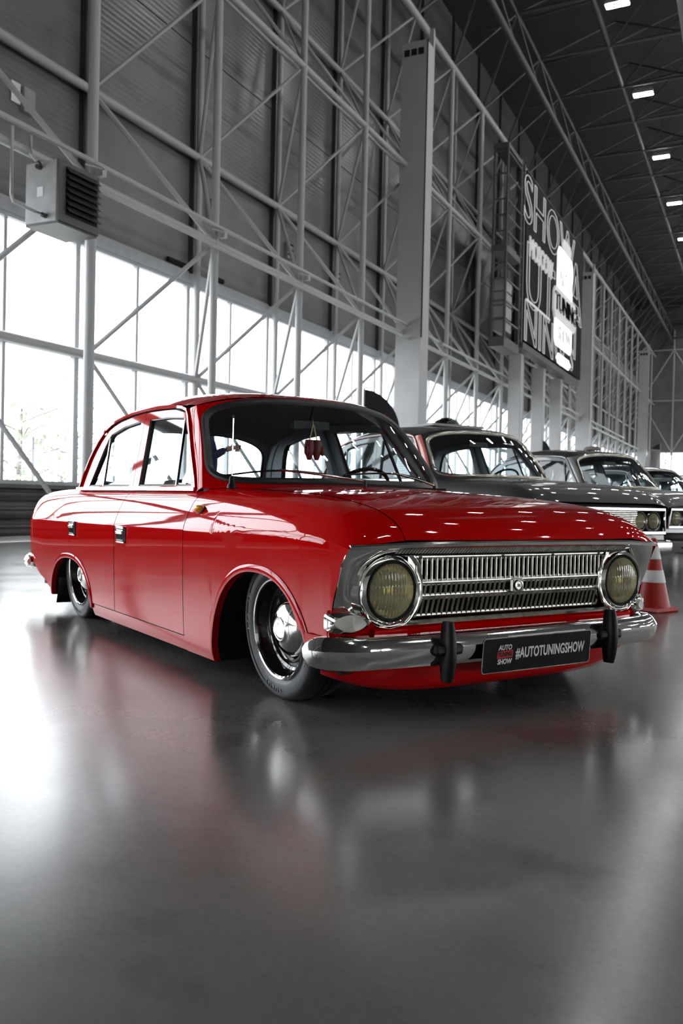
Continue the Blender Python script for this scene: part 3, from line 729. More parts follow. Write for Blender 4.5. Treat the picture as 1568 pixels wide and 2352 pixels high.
        gk = MB().sweep(path, [(-.020, -.002), (-.016, .008), (-.004, .010), (.010, .004), (.012, -.004)] if 0 else [(math.cos(a)*.019, math.sin(a)*.012) for a in [k*math.pi/4 for k in range(8)]], closed=True, upv=(1, 0, .9) if nm == 'windscreen' else (-1, 0, .9))
        gk.build(nm+'_rubber', M['dullchrome'] if bg else M['rubber'], root)
        g = MB(); rows = []
        for r in [0, .25, .5, .75, 1]: rows.append([fn(p[0]*r, cvv+(p[1]-cvv)*r) for p in inn])
        g.grid(rows, cv=True).build(nm, M['glass'], root, smooth=60, fix=True)
    # roof
    E_ = [(-1.045, 1.150), (-1.12, 1.158), (-1.201, 1.160), (-1.35, 1.172), (-1.46, 1.176), (-1.676, 1.181), (-1.898, 1.175), (-2.093, 1.157), (-2.24, 1.128), (-2.32, 1.10), (-2.39, 1.075)]
    Cn = [(-.90, 1.205), (-1.0, 1.228), (-1.12, 1.243), (-1.3, 1.257), (-1.45, 1.266), (-1.62, 1.271), (-1.82, 1.267), (-2.02, 1.251), (-2.17, 1.222), (-2.27, 1.188), (-2.34, 1.152)]
    ex, ez = hermite(range(11), [e[0] for e in E_]), hermite(range(11), [e[1] for e in E_])
    cx, czf = hermite(range(11), [e[0] for e in Cn]), hermite(range(11), [e[1] for e in Cn])
    us = [math.sin(math.pi/2*i/18) for i in range(-18, 19)]
    rows = []
    for k in range(N(44)+1):
        q = 10*k/N(44); row = []
        for u in us:
            a = abs(u); yy = YG(ex(q), ez(q))+.008
            row.append((cx(q)+(ex(q)-cx(q))*a**2.3, yy*u, czf(q)+(ez(q)-czf(q))*a**4.0))
        rows.append(row)
    MB().grid(rows, flip=True).build('roof', paint, root, smooth=60)
    rows2 = [[(p[0], p[1]*.985, p[2]-.022) for p in r] for r in rows]
    MB().grid(rows2).build('headliner', M['liner'], root, smooth=60)
    # drip rail: from A pillar foot, over the doors, down the C pillar
    rail = [(-.795, .755), (-.83, .80), (-.868, .84), (-.915, .89), (-.962, .942), (-1.01, 1.0), (-1.061, 1.059), (-1.095, 1.10), (-1.135, 1.135), (-1.201, 1.152), (-1.288, 1.161), (-1.462, 1.169), (-1.676, 1.174), (-1.898, 1.167), (-2.093, 1.149), (-2.20, 1.13), (-2.29, 1.106), (-2.35, 1.075), (-2.406, 1.037), (-2.46, .985), (-2.5, .935), (-2.525, .88), (-2.545, .83), (-2.566, .755)]
    rp = [(x, YG(x, z)+.010, z) for x, z in rail]
    for sgn in (1, -1):
        MB().sweep([(p[0], p[1]*sgn, p[2]) for p in rp], [(-.007, -.006), (.007, -.006), (.007, .006), (-.007, .006)], upv=(0, 1, 0)).build('drip_rail', paint, root, smooth=30)
    # A pillar skin: windscreen edge to rail
    na_ = 14; A1 = [WS(1.0, v) for v in [i/na_ for i in range(na_+1)]]
    rl = [(-.795, .74), (-.868, .84), (-.962, .942), (-1.061, 1.059), (-1.135, 1.135)]
    fxr = hermite(range(5), [p[0] for p in rl]); fzr = hermite(range(5), [p[1] for p in rl])
    A2 = [(fxr(4*i/na_), YG(fxr(4*i/na_), fzr(4*i/na_))+.004, fzr(4*i/na_)) for i in range(na_+1)]
    Am = [((a[0]+b[0])/2+.004, (a[1]+b[1])/2+.007, (a[2]+b[2])/2) for a, b in zip(A1, A2)]
    both('front_pillar', [A2, Am, A1], solid=0, smooth=60)
    both('pillar_lining', [[(p[0]-.03, p[1]-.03, p[2]) for p in A1], [(p[0]-.0, p[1]-.02, p[2]) for p in A2]], M['liner'], solid=.004)
    # C pillar skin
    C1 = [RW(1.0, i/na_) for i in range(na_+1)]
    rl2 = [(-2.566, .745), (-2.545, .83), (-2.5, .935), (-2.406, 1.037), (-2.35, 1.08)]
    fx2 = hermite(range(5), [p[0] for p in rl2]); fz2 = hermite(range(5), [p[1] for p in rl2])
    C2 = [(fx2(4*i/na_), YG(fx2(4*i/na_), fz2(4*i/na_))+.004, fz2(4*i/na_)) for i in range(na_+1)]
    both('rear_pillar', [C1, C2], solid=0, smooth=60)
    both('pillar_lining', [[(p[0]+.015, p[1]-.02, p[2]) for p in C1], [(p[0]+.09, p[1]-.03, p[2]) for p in C2]], M['liner'], solid=.004)
    # door frames
    def rs(pts, n):
        d = [0]
        for a, b_ in zip(pts[:-1], pts[1:]): d.append(d[-1]+math.hypot(a[0]-b_[0], a[1]-b_[1]))
        return [(float(np.interp(d[-1]*i/n, d, [p[0] for p in pts])), float(np.interp(d[-1]*i/n, d, [p[1] for p in pts]))) for i in range(n)]
    def loop(sides, ns): return [p for sd, n in zip(sides, ns) for p in rs(sd, n)]
    ns = (14, 12, 8, 6)
    FO = [[(-.806, .752), (-.877, .84), (-.971, .942), (-1.068, 1.055), (-1.135, 1.118)], [(-1.135, 1.118), (-1.30, 1.148), (-1.46, 1.156), (-1.699, 1.160)], [(-1.699, 1.160), (-1.602, .752)], [(-1.602, .752), (-.806, .752)]]
    FI = [[(-.868, .770), (-.952, .882), (-1.055, 1.007), (-1.150, 1.100)], [(-1.150, 1.100), (-1.368, 1.115), (-1.614, 1.118)], [(-1.614, 1.118), (-1.525, .770)], [(-1.525, .770), (-.868, .770)]]
    RO = [[(-1.606, .752), (-1.703, 1.160)], [(-1.703, 1.160), (-1.898, 1.152), (-2.09, 1.133), (-2.27, 1.095)], [(-2.27, 1.095), (-2.345, 1.055), (-2.40, 1.02), (-2.487, .93), (-2.53, .83), (-2.552, .752)], [(-2.552, .752), (-1.606, .752)]]
    RI = [[(-1.663, .770), (-1.742, 1.120)], [(-1.742, 1.120), (-1.987, 1.104), (-2.172, 1.071)], [(-2.172, 1.071), (-2.215, 1.045), (-2.26, .985), (-2.315, .878), (-2.372, .770)], [(-2.372, .770), (-1.663, .770)]]
    nr = (8, 12, 14, 6)
    for O_, I_, n_, key, dv in ((FO, FI, ns, 'fd', ((-1.052, .770), (-1.161, 1.103))), (RO, RI, nr, 'rd', ((-2.095, .770), (-2.205, 1.055)))):
        lo_, li_ = loop(O_, n_), loop(I_, n_)
        for sgn in (1, -1):
            par = parts[key][sgn]
            fo = lambda a, c: (a, sgn*(YG(a, c)+.003), c)
            b_ = MB().ring(lo_, li_, fo, 2); nr_ = len(li_)
            b_.grid([[fo(*p) for p in li_], [(p[0], sgn*(YG(*p)-.014), p[1]) for p in li_]], cv=True)
            MB().grid([[(p[0], sgn*(YG(*p)-.014), p[1]) for p in li_], [(p[0], sgn*(YG(*p)-.03), p[1]) for p in li_]], cv=True).build('frame_lining', M['rubber'], par, smooth=0)
            b_.build('door_frame', paint, par, smooth=40, fix=True)
            MB().ring(lo_, li_, lambda a, c: (a, sgn*(YG(a, c)-.029), c), 2).build('frame_lining', M['liner'], par, smooth=0)
            cxx = sum(p[0] for p in li_)/nr_; czz = sum(p[1] for p in li_)/nr_
            gl = [(p[0], sgn*(YG(*p)-.012), p[1]) for p in li_]
            MB().grid([[(cxx, sgn*(YG(cxx, czz)-.012), czz)]*nr_, gl], cv=True).build('window_glass', M['glass'], par, smooth=0, fix=True)
            ch = [(cxx+(p[0]-cxx)*.988, sgn*(YG(*p)-.006), czz+(p[1]-czz)*.982) for p in li_]
            MB().tube(ch, .006, 6, closed=True, upv=(0, 1, 0)).build('window_rubber', M['rubber'], par)
            a, c = dv; MB().sweep([(a[0], sgn*(YG(*a)-.004), a[1]), (c[0], sgn*(YG(*c)-.004), c[1])], [(-.009, -.005), (.004, -.005), (.004, .007), (-.009, .007)], upv=(0, 1, 0)).build('divider_bar', M['gblack'] if key == 'fd' else M['chrome'], par, smooth=0)
            if key == 'fd':
                MB().box((-1.04, sgn*.655-.004, .778), (-.95, sgn*.655+.004, .784)).build('vent_latch', M['chrome'], par)
    # belt strips
    for sgn in (1, -1):
        for a, b_, key in ((-.80, -1.598, 'fd'), (-1.606, -2.55, 'rd')):
            MB().sweep([(a+(b_-a)*i/10, sgn*.679 if a+(b_-a)*i/10 > -2.3 else sgn*(.679-.03*(-2.3-(a+(b_-a)*i/10))), .757) for i in range(11)], [(-.010, -.008), (.010, -.008), (.008, .008), (-.008, .008)]).build('belt_strip', M['chrome'], parts[key][sgn], smooth=30)
    # black B-pillar inner + seats, dash
    for sgn in (1, -1):
        MB().prism([(-1.60, sgn*.60, .76), (-1.69, sgn*.53, 1.15), (-1.74, sgn*.53, 1.15), (-1.66, sgn*.60, .76)], (0, -sgn*.012, 0)).build('pillar_lining', M['liner'], root, smooth=0)
    tub = MB().box((-2.66, -.655, .30), (-.55, -.63, .748)).box((-2.66, .63, .30), (-.55, .655, .748)).box((-2.66, -.64, .30), (-.55, .64, .32)).box((-2.74, -.64, .60), (-2.5, .64, .735)).box((-.62, -.64, .3), (-.58, .64, .74))
    tub.build('cabin_tub', M['seat'], root, smooth=0)
    ds = []
    for k in range(13):
        u = -1+k/6; ds.append((-.86+.13*(1-abs(u)**2), .61*u, .755))
    MB().sweep(ds, [(-.06, -.10), (.06, -.10), (.07, .0), (.03, .022), (-.05, .015)]).build('dashboard', M['seat'], root, smooth=30)
    def seat(x, y0, y1, top):
        ym = (y0+y1)/2; hw = (y1-y0)/2; b_ = MB()
        for (a, c, d, e_) in ((x, .50, .42, .10),):
            rows = []
            for q in range(9):
                f = q/8; z = .42+(top-.42)*f; tk = .055*(1-.35*f); wd = hw*(1-.18*f**3); xx = x-.16*f
                rows.append([(xx+tk*math.cos(an)*(1 if math.cos(an) > 0 else .8), ym+wd*math.copysign(abs(math.sin(an))**.5, math.sin(an)), z) for an in [2*math.pi*i/20 for i in range(20)]])
            rows.append([(x-.16, ym, top+.02)]*20); b_.grid(rows, cv=True)
            rows = []
            for q in range(9):
                f = q/8; xx = x+.02+.48*f; zz = .46+.02*f; wd = hw*(1-.06*f)
                rows.append([(xx, ym+wd*math.copysign(abs(math.cos(an))**.5, math.cos(an)), zz+.06*math.copysign(abs(math.sin(an))**.6, math.sin(an))) for an in [2*math.pi*i/16 for i in range(16)]])
            b_.grid(rows, cv=True)
        b_.build('seat', M['seat'], root, smooth=60)
    seat(-1.52, .10, .56, .80); seat(-1.52, -.56, -.10, .80); seat(-2.36, -.58, .58, .76)
    # steering wheel
    ctr = Vector((-1.03, .33, .745)); ax = Vector((-.75, 0, .66)).normalized(); e1 = Vector((0, 1, 0)); e2 = ax.cross(e1)
    ring_ = [ctr+e1*(.185*math.cos(a))+e2*(.185*math.sin(a)) for a in [2*math.pi*i/36 for i in range(36)]]
    sw = MB().tube(ring_, .010, 8, closed=True, upv=tuple(ax)); sw.tube([ctr-e1*.19, ctr-ax*.03, ctr+e1*.19], .010, 6, upv=tuple(ax)); sw.tube([ctr-ax*.02, ctr-ax*.22], .02, 8)
    sw.build('steering_wheel', M['gblack'], root)
    # mirror
    MB().box((-1.02, -.08, 1.07), (-.99, .13, 1.115)).tube([(-1.0, .02, 1.11), (-.97, .02, 1.19)], .006, 6).build('rear_view_mirror', M['black'], root, smooth=30, bevel=.008)
    return parts

_letters = {}
def wheel_at(root, x, y, z, r, sgn, camber=0, fine=True, steer=0):
    e = bpy.data.objects.new('wheel', None); C.objects.link(e); e.parent = root; e.location = (x, y, z); e.empty_display_size = .1
    e.rotation_euler = (R_(camber*sgn), 0, R_(steer))
    s = sgn; n = 64 if fine else 28
    ri = r*.685; w_ = .088
    tp = [(ri-.004, .075), (ri+.004, .084), (ri+.02, .090), (r-.055, .094), (r-.035, .092), (r-.033, .095), (r-.022, .094), (r-.011, .090), (r-.003, .080), (r, .064), (r, .02), (r-.006, .018), (r-.006, .012), (r, .010), (r, -.010), (r-.006, -.012), (r-.006, -.018), (r, -.02), (r, -.05), (r-.012, -.08), (r-.05, -.09), (ri, -.085)]
    ty = MB().lathe([(a, b_*s) for a, b_ in tp], n, 'Y', flip=(s > 0)).build('tyre', M['tyre'], e, smooth=35)
    rp_ = [(ri+.003, .086), (ri-.004, .090), (ri-.009, .086), (ri-.010, .075), (ri-.018, .060), (ri-.024, .040), (ri-.034, .034), (ri-.045, .046), (ri-.060, .048), (.105, .020), (.095, .022), (.0, .022)]
    MB().lathe([(max(a, 0), b_*s) for a, b_ in rp_], n, 'Y').build('rim', M['gblack'], e, smooth=40)
    MB().lathe([(ri+.0045, .085*s), (ri+.001, .0925*s), (ri-.004, .0905*s)], n, 'Y').build('rim_edge', M['chrome'], e, smooth=60)
    cp = [(.108, .022), (.109, .036), (.104, .046), (.094, .056), (.078, .068), (.060, .077), (.046, .081), (.043, .0835), (.040, .081), (.02, .084), (0, .085)]
    MB().lathe([(a, b_*s) for a, b_ in cp], n, 'Y').build('hubcap', M['chrome'], e, smooth=60)
    MB().box((-.06, -.06*s-.03, -.06), (.06, -.06*s+.03, .06)).build('brake', M['void'], e, smooth=0)
    if fine:
        lb = MB()
        for word, a0 in (('SOLUS', -100), ('175 70', -190), ('RADIAL', -10)):
            for i, chh in enumerate(word):
                if chh == ' ': continue
                a = R_(a0+s*(i-(len(word)-1)/2)*6.8); cu = Vector((math.cos(a), 0, math.sin(a))); ra = Vector((-math.sin(a)*s, 0, math.cos(a)*s)); rr = r-.041
                Mx = axes(ra, cu, (0, s, 0), (cu.x*rr, s*.0935, cu.z*rr))
                if chh not in _letters: _letters[chh] = textgeo(chh, .030, 0, .001)
                v, f = _letters[chh]; lb.add([Mx @ Vector(p) for p in v], f)
        lb.build('tyre_lettering', M['tread'], e, smooth=0)
    return e
def headlamp(root, y, z, x, r, n=48, yellow=True):
    MB().lathe([(r+.020, -.03), (r+.024, -.005), (r+.020, .006), (r+.010, .012), (r+.004, .008), (r+.002, -.01)], n, 'X', (x, y, z)).build('lamp_ring', M['chrome'], root, smooth=60)
    MB().lathe([(r+.003, .004), (r+.001, .010), (r-.004, .008), (r-.004, -.01)], n, 'X', (x, y, z)).build('lamp_gasket', M['void'], root, smooth=60)
    MB().lathe([(r-.002, .0), (r*.85, -.022), (r*.6, -.045), (r*.3, -.058), (.012, -.062), (.012, -.03), (0, -.028)], n, 'X', (x, y, z)).build('lamp_reflector', M['reflector'], root, smooth=60)
    k = [(r-.002, .004), (r*.9, .012), (r*.7, .020), (r*.4, .026), (0, .028)]
    MB().lathe(k+[(0, .023), (r*.4, .021), (r*.7, .015), (r*.9, .007), (r-.002, .0)], n, 'X', (x, y, z)).build('lamp_lens', M['lens'], root, smooth=60, fix=True)

def fascia_main(root, parts):
    paint = M['red']; ch = M['chrome']
    NX = lambda y, z=.58: BP(.58, 0)[0] - .072*(abs(y)/.755)**2.5   # nose edge x
    # chrome strip under the hood edge
    ys = [-.735+1.47*i/60 for i in range(61)]
    MB().sweep([(NX(y)-.004, y, .588-.016*(abs(y)/.755)**3) for y in ys], [(-.010, -.008), (.006, -.008), (.008, .002), (.002, .009), (-.010, .008)]).build('nose_strip', ch, root, smooth=30)
    # red lip and recessed herringbone band
    MB().grid([[(NX(y)-.012, y, .582) for y in ys[8:-8]], [(NX(y)-.020, y, .574) for y in ys[8:-8]], [(NX(y)-.026, y, .573) for y in ys[8:-8]]], flip=True).build('nose_lip', paint, root)
    hb_ = MB()
    for i in range(92):
        y = -.55+1.10*i/91; x = NX(y)-.030
        hb_.prism([(x, y, .572), (x+.003, y+.004, .572), (x-.004, y-.010, .554), (x-.007, y-.014, .554)], (0, .0045, 0))
    tag(hb_.build('herringbone_trim', M['dullchrome'], root, smooth=0), kind='stuff')
    MB().grid([[(NX(y)-.040, y, .575) for y in ys[6:-6]], [(NX(y)-.046, y, .552) for y in ys[6:-6]], [(NX(y)-.052, y, .545) for y in ys[6:-6]]], flip=True).build('trim_backing', M['gblack'], root)
    # black void behind everything
    MB().box((.36, -.68, .30), (.44, .68, .575)).box((.40, -.47, .33), (.43, .47, .56)).build('nose_cavity', M['void'], root, smooth=0)
    # grille: profile leans back low down
    gx = lambda z: .482-.030*max(0, (.45-z)/.12)**1.2
    zr = [(.530, .462), (.446, .414), (.398, .345)]   # three rows of slots
    def gbar(y, z0, z1, wv, b_):
        n = 5; rows = []
        for i in range(n+1):
            z = z0+(z1-z0)*i/n; x = gx(z)
            rows.append([(x-.010, y-wv, z), (x, y-wv*.9, z), (x+.0045, y-wv*.25, z), (x+.0045, y+wv*.25, z), (x, y+wv*.9, z), (x-.010, y+wv, z)])
        b_.grid(rows, flip=True)
    def halfw(z): return .462
    lam = lambda z: math.sqrt(max(0, .108**2-(z-.432)**2))     # headlamp bite
    nb = 41
    for ri_, (za, zb) in enumerate(zr):
        for i in range(nb+1):
            y = -.455+.91*i/nb
            if ri_ == 1 and abs(y) < .034: continue
            b_ = MB(); gbar(y, zb-.004, za+.004, .0056, b_); b_.build('grille_bar', M['dullchrome'], root, smooth=25)
    rail_ = MB()
    for z0, z1 in ((.527, .552), (.443, .465), (.395, .417), (.328, .348)):
        zz = (z0+z1)/2
        rows = []
        for k in range(6):
            z = z0+(z1-z0)*k/5; bul = .004*math.sin(math.pi*k/5)
            rows.append([(gx(z)+bul, -.458+.916*i/30, z) for i in range(31)])
        rail_.grid(rows)
    for s in (1, -1):
        rows = []
        for k in range(25):
            z = .328+.224*k/24; yo = .565-lam(z)+.0; rows.append([(gx(z)+.001, s*.448, z), (gx(z)+.002, s*min(.49, max(.45, yo)), z)])
        rail_.grid(rows, flip=(s < 0))
    rail_.build('grille_frame', M['dullchrome'], root, smooth=30)
    for y in (-.44, -.07, .18, .43): MB().lathe([(.0, .008), (.006, .006), (.008, 0)], 10, 'X', (gx(.54), y, .540)).build('screw', M['gblack'], root)
    for y in (-.44, .43): MB().lathe([(.0, .008), (.006, .006), (.008, 0)], 10, 'X', (gx(.335), y, .337)).build('screw', M['gblack'], root)
    # emblem
    e = MB().box((.475, -.031, .406), (.492, .031, .456)).build('emblem', M['dullchrome'], root, smooth=0, bevel=.006)
    MB().box((.4918, -.024, .411), (.494, .024, .451)).build('emblem_field', M['gblack'], e, smooth=0)
    MB().lathe([(.0195, .0), (.0195, .006), (.015, .007), (.014, .004), (0, .004)], 28, 'X', (.493, 0, .431)).build('emblem_badge', M['dullchrome'], e, smooth=40)
    text('emblem_mark', 'M', .018, M['gblack'], e, axes((0, 1, 0), (0, 0, 1), (1, 0, 0), (.4975, 0, .431)), 0, .0004)
    # headlamps and their chrome surrounds
    for s in (1, -1):
        hy, hz, hx = .560, .432, .486
        headlamp(root, s*hy, hz, hx, .0935)
        n = 96; inner, outer = [], []
        poly = [(.47, .556), (.52, .572), (.60, .583), (.700, .579), (.742, .567), (.746, .52), (.746, .46), (.744, .40), (.740, .368), (.66, .352), (.61, .318), (.56, .310), (.50, .318), (.455, .352), (.430, .40), (.430, .47), (.445, .52)]
        def polyhit(a):
            dx, dz = math.cos(a), math.sin(a); best = None
            for p, q in zip(poly, poly[1:]+poly[:1]):
                ex_, ez_ = q[0]-p[0], q[1]-p[1]; den = dx*ez_-dz*ex_
                if abs(den) < 1e-9: continue
                t = ((p[0]-hy)*ez_-(p[1]-hz)*ex_)/den; u = ((p[0]-hy)*dz-(p[1]-hz)*dx)/den
                if t > 0 and -1e-6 <= u <= 1+1e-6 and (best is None or t < best): best = t
            return (hy+dx*best, hz+dz*best)
        def fx(y, z):   # outer face depth of the surround
            xe = float(np.interp(z, [.29, .37, .46, .58], [.405, .425, .462, .507]))
            k = sstep(.60, .745, y); base = .488 if z < .5 else .488+(z-.5)*.55*sstep(.48, .58, y)
            return base*(1-k)+xe*k
        rows = [[], [], [], [], [], [], []]
        for i in range(n):
            a = 2*math.pi*i/n; o_ = polyhit(a); ci, si = math.cos(a), math.sin(a)
            rr = math.hypot(o_[0]-hy, o_[1]-hz)
            r0 = .1175; r1 = min(.132, r0+(rr-r0)*.35) if rr > r0 else r0+.001; r2_ = min(.150, r0+(rr-r0)*.6) if rr > r0 else r0+.0015; rr = max(rr, r0+.002)
            P = lambda r, dx: (fx(hy+ci*r, hz+si*r)+dx, s*(hy+ci*r), hz+si*r)
            rows[0].append((hx-.045, s*(hy+ci*r0), hz+si*r0)); rows[1].append((hx-.012, s*(hy+ci*r0), hz+si*r0))
            rows[2].append(P(r1, -.006)); rows[3].append(P(r2_, .002)); rows[4].append(P((r2_+rr)/2, .004)); rows[5].append(P(rr, 0)); rows[6].append((P(rr, 0)[0]-.03, P(rr, 0)[1]*.999, P(rr, 0)[2]))
        MB().grid(rows, cv=True, flip=(s > 0)).build('lamp_surround', ch, root, smooth=50)
        MB().lathe([(.113, -.046), (.122, -.02), (.114, -.008)], 40, 'X', (hx, s*hy, hz)).build('lamp_bucket', M['gblack'], root)
        # filler panel red under the surround, behind marker lamp
        MB().grid([[(.42, s*.758, .372), (.462, s*.70, .368), (.478, s*.62, .350), (.482, s*.50, .330)], [(.415, s*.757, .33), (.458, s*.70, .33), (.472, s*.62, .325), (.476, s*.5, .318)], [(.408, s*.75, .285), (.448, s*.69, .283), (.464, s*.62, .283), (.470, s*.5, .283)]], flip=(s > 0)).build('corner_panel', paint, root)
        # marker lamp: eye shaped
        mk_ = empty_child('marker_lamp', root)
        bx_, by_ = (.452, s*.705), None
        ey = []
        for i in range(40):
            a = 2*math.pi*i/40; u = math.cos(a); v = math.sin(a)*(1-.32*abs(u)**2.0)
            y = .700+.049*u; ey.append((y, .332+.0275*v, float(np.interp(y, [.63, .70, .74, .775], [.478, .462, .440, .412]))))
        base = []
        for i in range(40):
            a = 2*math.pi*i/40; c_, s_ = math.cos(a), math.sin(a)
            if c_ > 0: k_ = (abs(c_)**5+abs(s_)**5)**(-1/5); yb_, zb_ = .703+.058*c_*k_, .332+.034*s_*k_
            else: yb_, zb_ = .703+.070*c_, .332+.034*math.copysign(abs(s_)**1.3, s_)
            base.append((float(np.interp(yb_, [.63, .70, .74, .775], [.478, .462, .440, .412]))+.002, s*yb_, zb_))
        top = [(p[2]+.012, s*p[0], p[1]) for p in ey]; top2 = [(p[2]+.024, s*(.703+(p[0]-.703)*.85), .332+(p[1]-.332)*.8) for p in ey]
        bk = [(q[0]-.02, q[1], q[2]) for q in base]
        MB().grid([bk, base, top], cv=True, flip=(s > 0)).build('marker_base', ch, mk_, smooth=50)
        cxm = [(sum(p[0] for p in top2)/40+.004, s*.703, .332)]*40
        MB().grid([top, top2, cxm], cv=True, flip=(s > 0)).build('marker_lens', M['milky'], mk_, smooth=60)
        for yy in (.755, .652): MB().lathe([(0, .004), (.004, .003), (.005, -.006)], 8, 'X', (float(np.interp(yy, [.63, .70, .74, .775], [.478, .462, .440, .412]))+.017, s*yy, .333)).build('screw', M['gblack'], mk_)
    # strip and red panel beneath the grille
    MB().sweep([(.478, -.60+1.2*i/30, .322-.0) for i in range(31)], [(-.006, -.008), (.008, -.006), (.010, .003), (.002, .008), (-.006, .008)]).build('lower_strip', M['dullchrome'], root, smooth=30)
    MB().grid([[(.470, -.62+1.24*i/20, .316) for i in range(21)], [(.488, -.62+1.24*i/20, .306) for i in range(21)], [(.486, -.62+1.24*i/20, .290) for i in range(21)], [(.50, -.62+1.24*i/20, .284) for i in range(21)], [(.505, -.62+1.24*i/20, .274) for i in range(21)], [(.48, -.62+1.24*i/20, .25) for i in range(21)]]).build('front_panel', paint, root, smooth=30)
    vb = MB()
    for i in range(86):
        y = -.50+1.0*i/85
        vb.prism([(.520, y, .292), (.522, y+.004, .292), (.545, y-.012, .276), (.543, y-.016, .276)], (0, .005, .001))
    tag(vb.build('bumper_vent', M['chrome'], root, smooth=0), kind='stuff')
    MB().box((.50, -.52, .272), (.546, .52, .276)).build('vent_tray', M['gblack'], root, smooth=0)
    # valance
    rows = []
    for i in range(41):
        y = -.79+1.58*i/40; a = abs(y)/.79; row = []
        for k in range(9):
            f = k/8; z = .255-(.255-(.088+.07*a**5))*f; x = .505-.10*a**4-.055*f**1.6; row.append((x, y*(1.0-.07*f), z))
        rows.append(row)
    MB().grid(rows, flip=True).build('valance', paint, root, solid=.006)
    for s in (1, -1):
        MB().grid([[(.44, s*.745, .283), (.30, s*.768, .285)], [(.42, s*.75, .22), (.325, s*.765, .20)], [(.40, s*.74, .18), (.36, s*.745, .175)]], flip=(s < 0)).build('valance_end', paint, root)
    # bumper
    bp_ = []
    for i in range(81):
        y = -1+2*i/80; a = abs(y); yy = .790*math.copysign(min(1, a**.98), y)
        if a < .80: x = .548-.035*(a/.8)**3
        else:
            f = (a-.8)/.2; ang = f*math.pi/2*.98; x = .513-.140*(1-math.cos(ang)); yy = math.copysign(.632+.172*math.sin(ang), y)
        bp_.append((x, yy, .243))
    prof = [(-.030, -.058), (-.004, -.060), (.016, -.052), (.028, -.034), (.034, -.008), (.035, .008), (.030, .017), (.016, .036), (-.002, .048), (-.030, .050)]
    sc_ = [1.0]*81
    for i in range(6): sc_[i] = sc_[80-i] = [.60, .86, .95, .99, 1.0, 1.0][i]
    bm = MB().sweep(bp_, prof, scale=sc_); b1 = bm.build('bumper', ch, root, smooth=28, fix=True)
    for s in (1, -1): MB().lathe([(0, .003), (.006, .002), (.007, 0), (.011, 0), (.012, -.003)], 14, 'Y', (.44, s*.812, .235)).build('bumper_bolt', M['gblack'], b1)
    # overriders
    for s in (1, -1):
        y0 = s*.392; rows = []
        for k in range(15):
            f = k/14; z = .138+.197*f; d = .028+.040*math.sin(math.pi*(.12+.76*f))**.8; wd = .0225*(math.sin(math.pi*(.08+.84*f))**.35)
            rows.append([(.570+d*.5*(1 if c > 0 else .4)*abs(c)**.7*math.copysign(1, c)*1.3, y0+wd*sn*1.0, z) for c, sn in [(math.cos(2*math.pi*i/20), math.sin(2*math.pi*i/20)) for i in range(20)]])
        ov = MB().grid(rows, cv=True); ov.f.append(tuple(range(20))[::-1]); ov.f.append(tuple(14*20+i for i in range(20)))
        g_ = ov.build('overrider', M['black'], root, smooth=50)
        MB().box((.54, y0-.06, .225), (.592, y0+.06, .262)).build('overrider_bracket', M['black'], g_, smooth=0, bevel=.012)
    # plate
    a_ = R_(1.5); pm = axes((0, math.cos(0), 0), (math.sin(R_(4)), 0, math.cos(R_(4))), (math.cos(R_(4)), 0, -math.sin(R_(4))), (.594, .004, .212))
    def rrect(hw, hh, r, n=6):
        L = []
        for cxq, czq, a0 in ((hw-r, hh-r, 0), (-hw+r, hh-r, 90), (-hw+r, -hh+r, 180), (hw-r, -hh+r, 270)):
            for i in range(n+1): a = R_(a0+90*i/n); L.append((cxq+r*math.cos(a), czq+r*math.sin(a)))
        return L
    def pp(x, y, z): return tuple(pm @ Vector((x, y, z)))
    o1 = rrect(.262, .060, .012)
    pl_ = MB().prism([pp(p[0], p[1], 0) for p in o1], pm.to_3x3() @ Vector((0, 0, .002))).build('number_plate', M['plate'], root, smooth=0)
    o2 = rrect(.259, .057, .011); MB().grid([[pp(p[0], p[1], .0022) for p in o1], [pp(p[0]*.999, p[1]*.999, .0032) for p in o1], [pp(p[0], p[1], .0032) for p in o2], [pp(p[0], p[1], .0021) for p in o2]], cv=True).build('plate_rim', M['dullchrome'], pl_, smooth=0)
    MB().prism([pp(-.15, .0595, .003), (pp(.23, .0595, .003)), pp(.23, .0635, .003), pp(-.15, .0635, .003)], (-.003, 0, 0)).build('plate_tape', M['ink'], pl_, smooth=0)
    MB().prism([pp(-.17, -.0605, .003), (pp(.20, -.0605, .003)), pp(.20, -.057, .003), pp(-.17, -.057, .003)], (-.003, 0, 0)).build('plate_edge', M['ink'], pl_, smooth=0)
    tm = lambda x, y: pm @ axes((1, 0, 0), (0, 1, 0), (0, 0, 1), (x, y, .0026))
    text('plate_lettering', '#AUTOTUNINGSHOW', .050, M['ink'], pl_, tm(.060, .0), 0, .0003, sx=.64, spacing=1.04)
    text('plate_lettering', 'AUTO', .024, M['ink'], pl_, tm(-.160, .024), 0, .0003, sx=.9, shear=.1); text('plate_lettering', 'SHOW', .024, M['ink'], pl_, tm(-.160, -.024), 0, .0003, sx=.88, shear=.1)
    MB().prism([pp(-.196, -.013, .0024), pp(-.124, -.010, .0024), pp(-.122, .015, .0024), pp(-.194, .012, .0024)], pm.to_3x3() @ Vector((0, 0, .0004))).build('plate_red_patch', M['inkred'], pl_, smooth=0)
    text('plate_lettering', 'TUNING', .020, M['plate'], pl_, pm @ axes((1, 0, 0), (0, 1, 0), (0, 0, 1), (-.160, .001, .0030)), 0, .0003, sx=.82, shear=.1)
    MB().box((.56, -.10, .18), (.590, -.05, .23)).box((.56, .06, .18), (.590, .11, .23)).build('plate_bracket', M['black'], pl_, smooth=0)

def empty_child(name, root):
    o = bpy.data.objects.new(name, None); C.objects.link(o); o.parent = root; o.empty_display_size = .05; return o

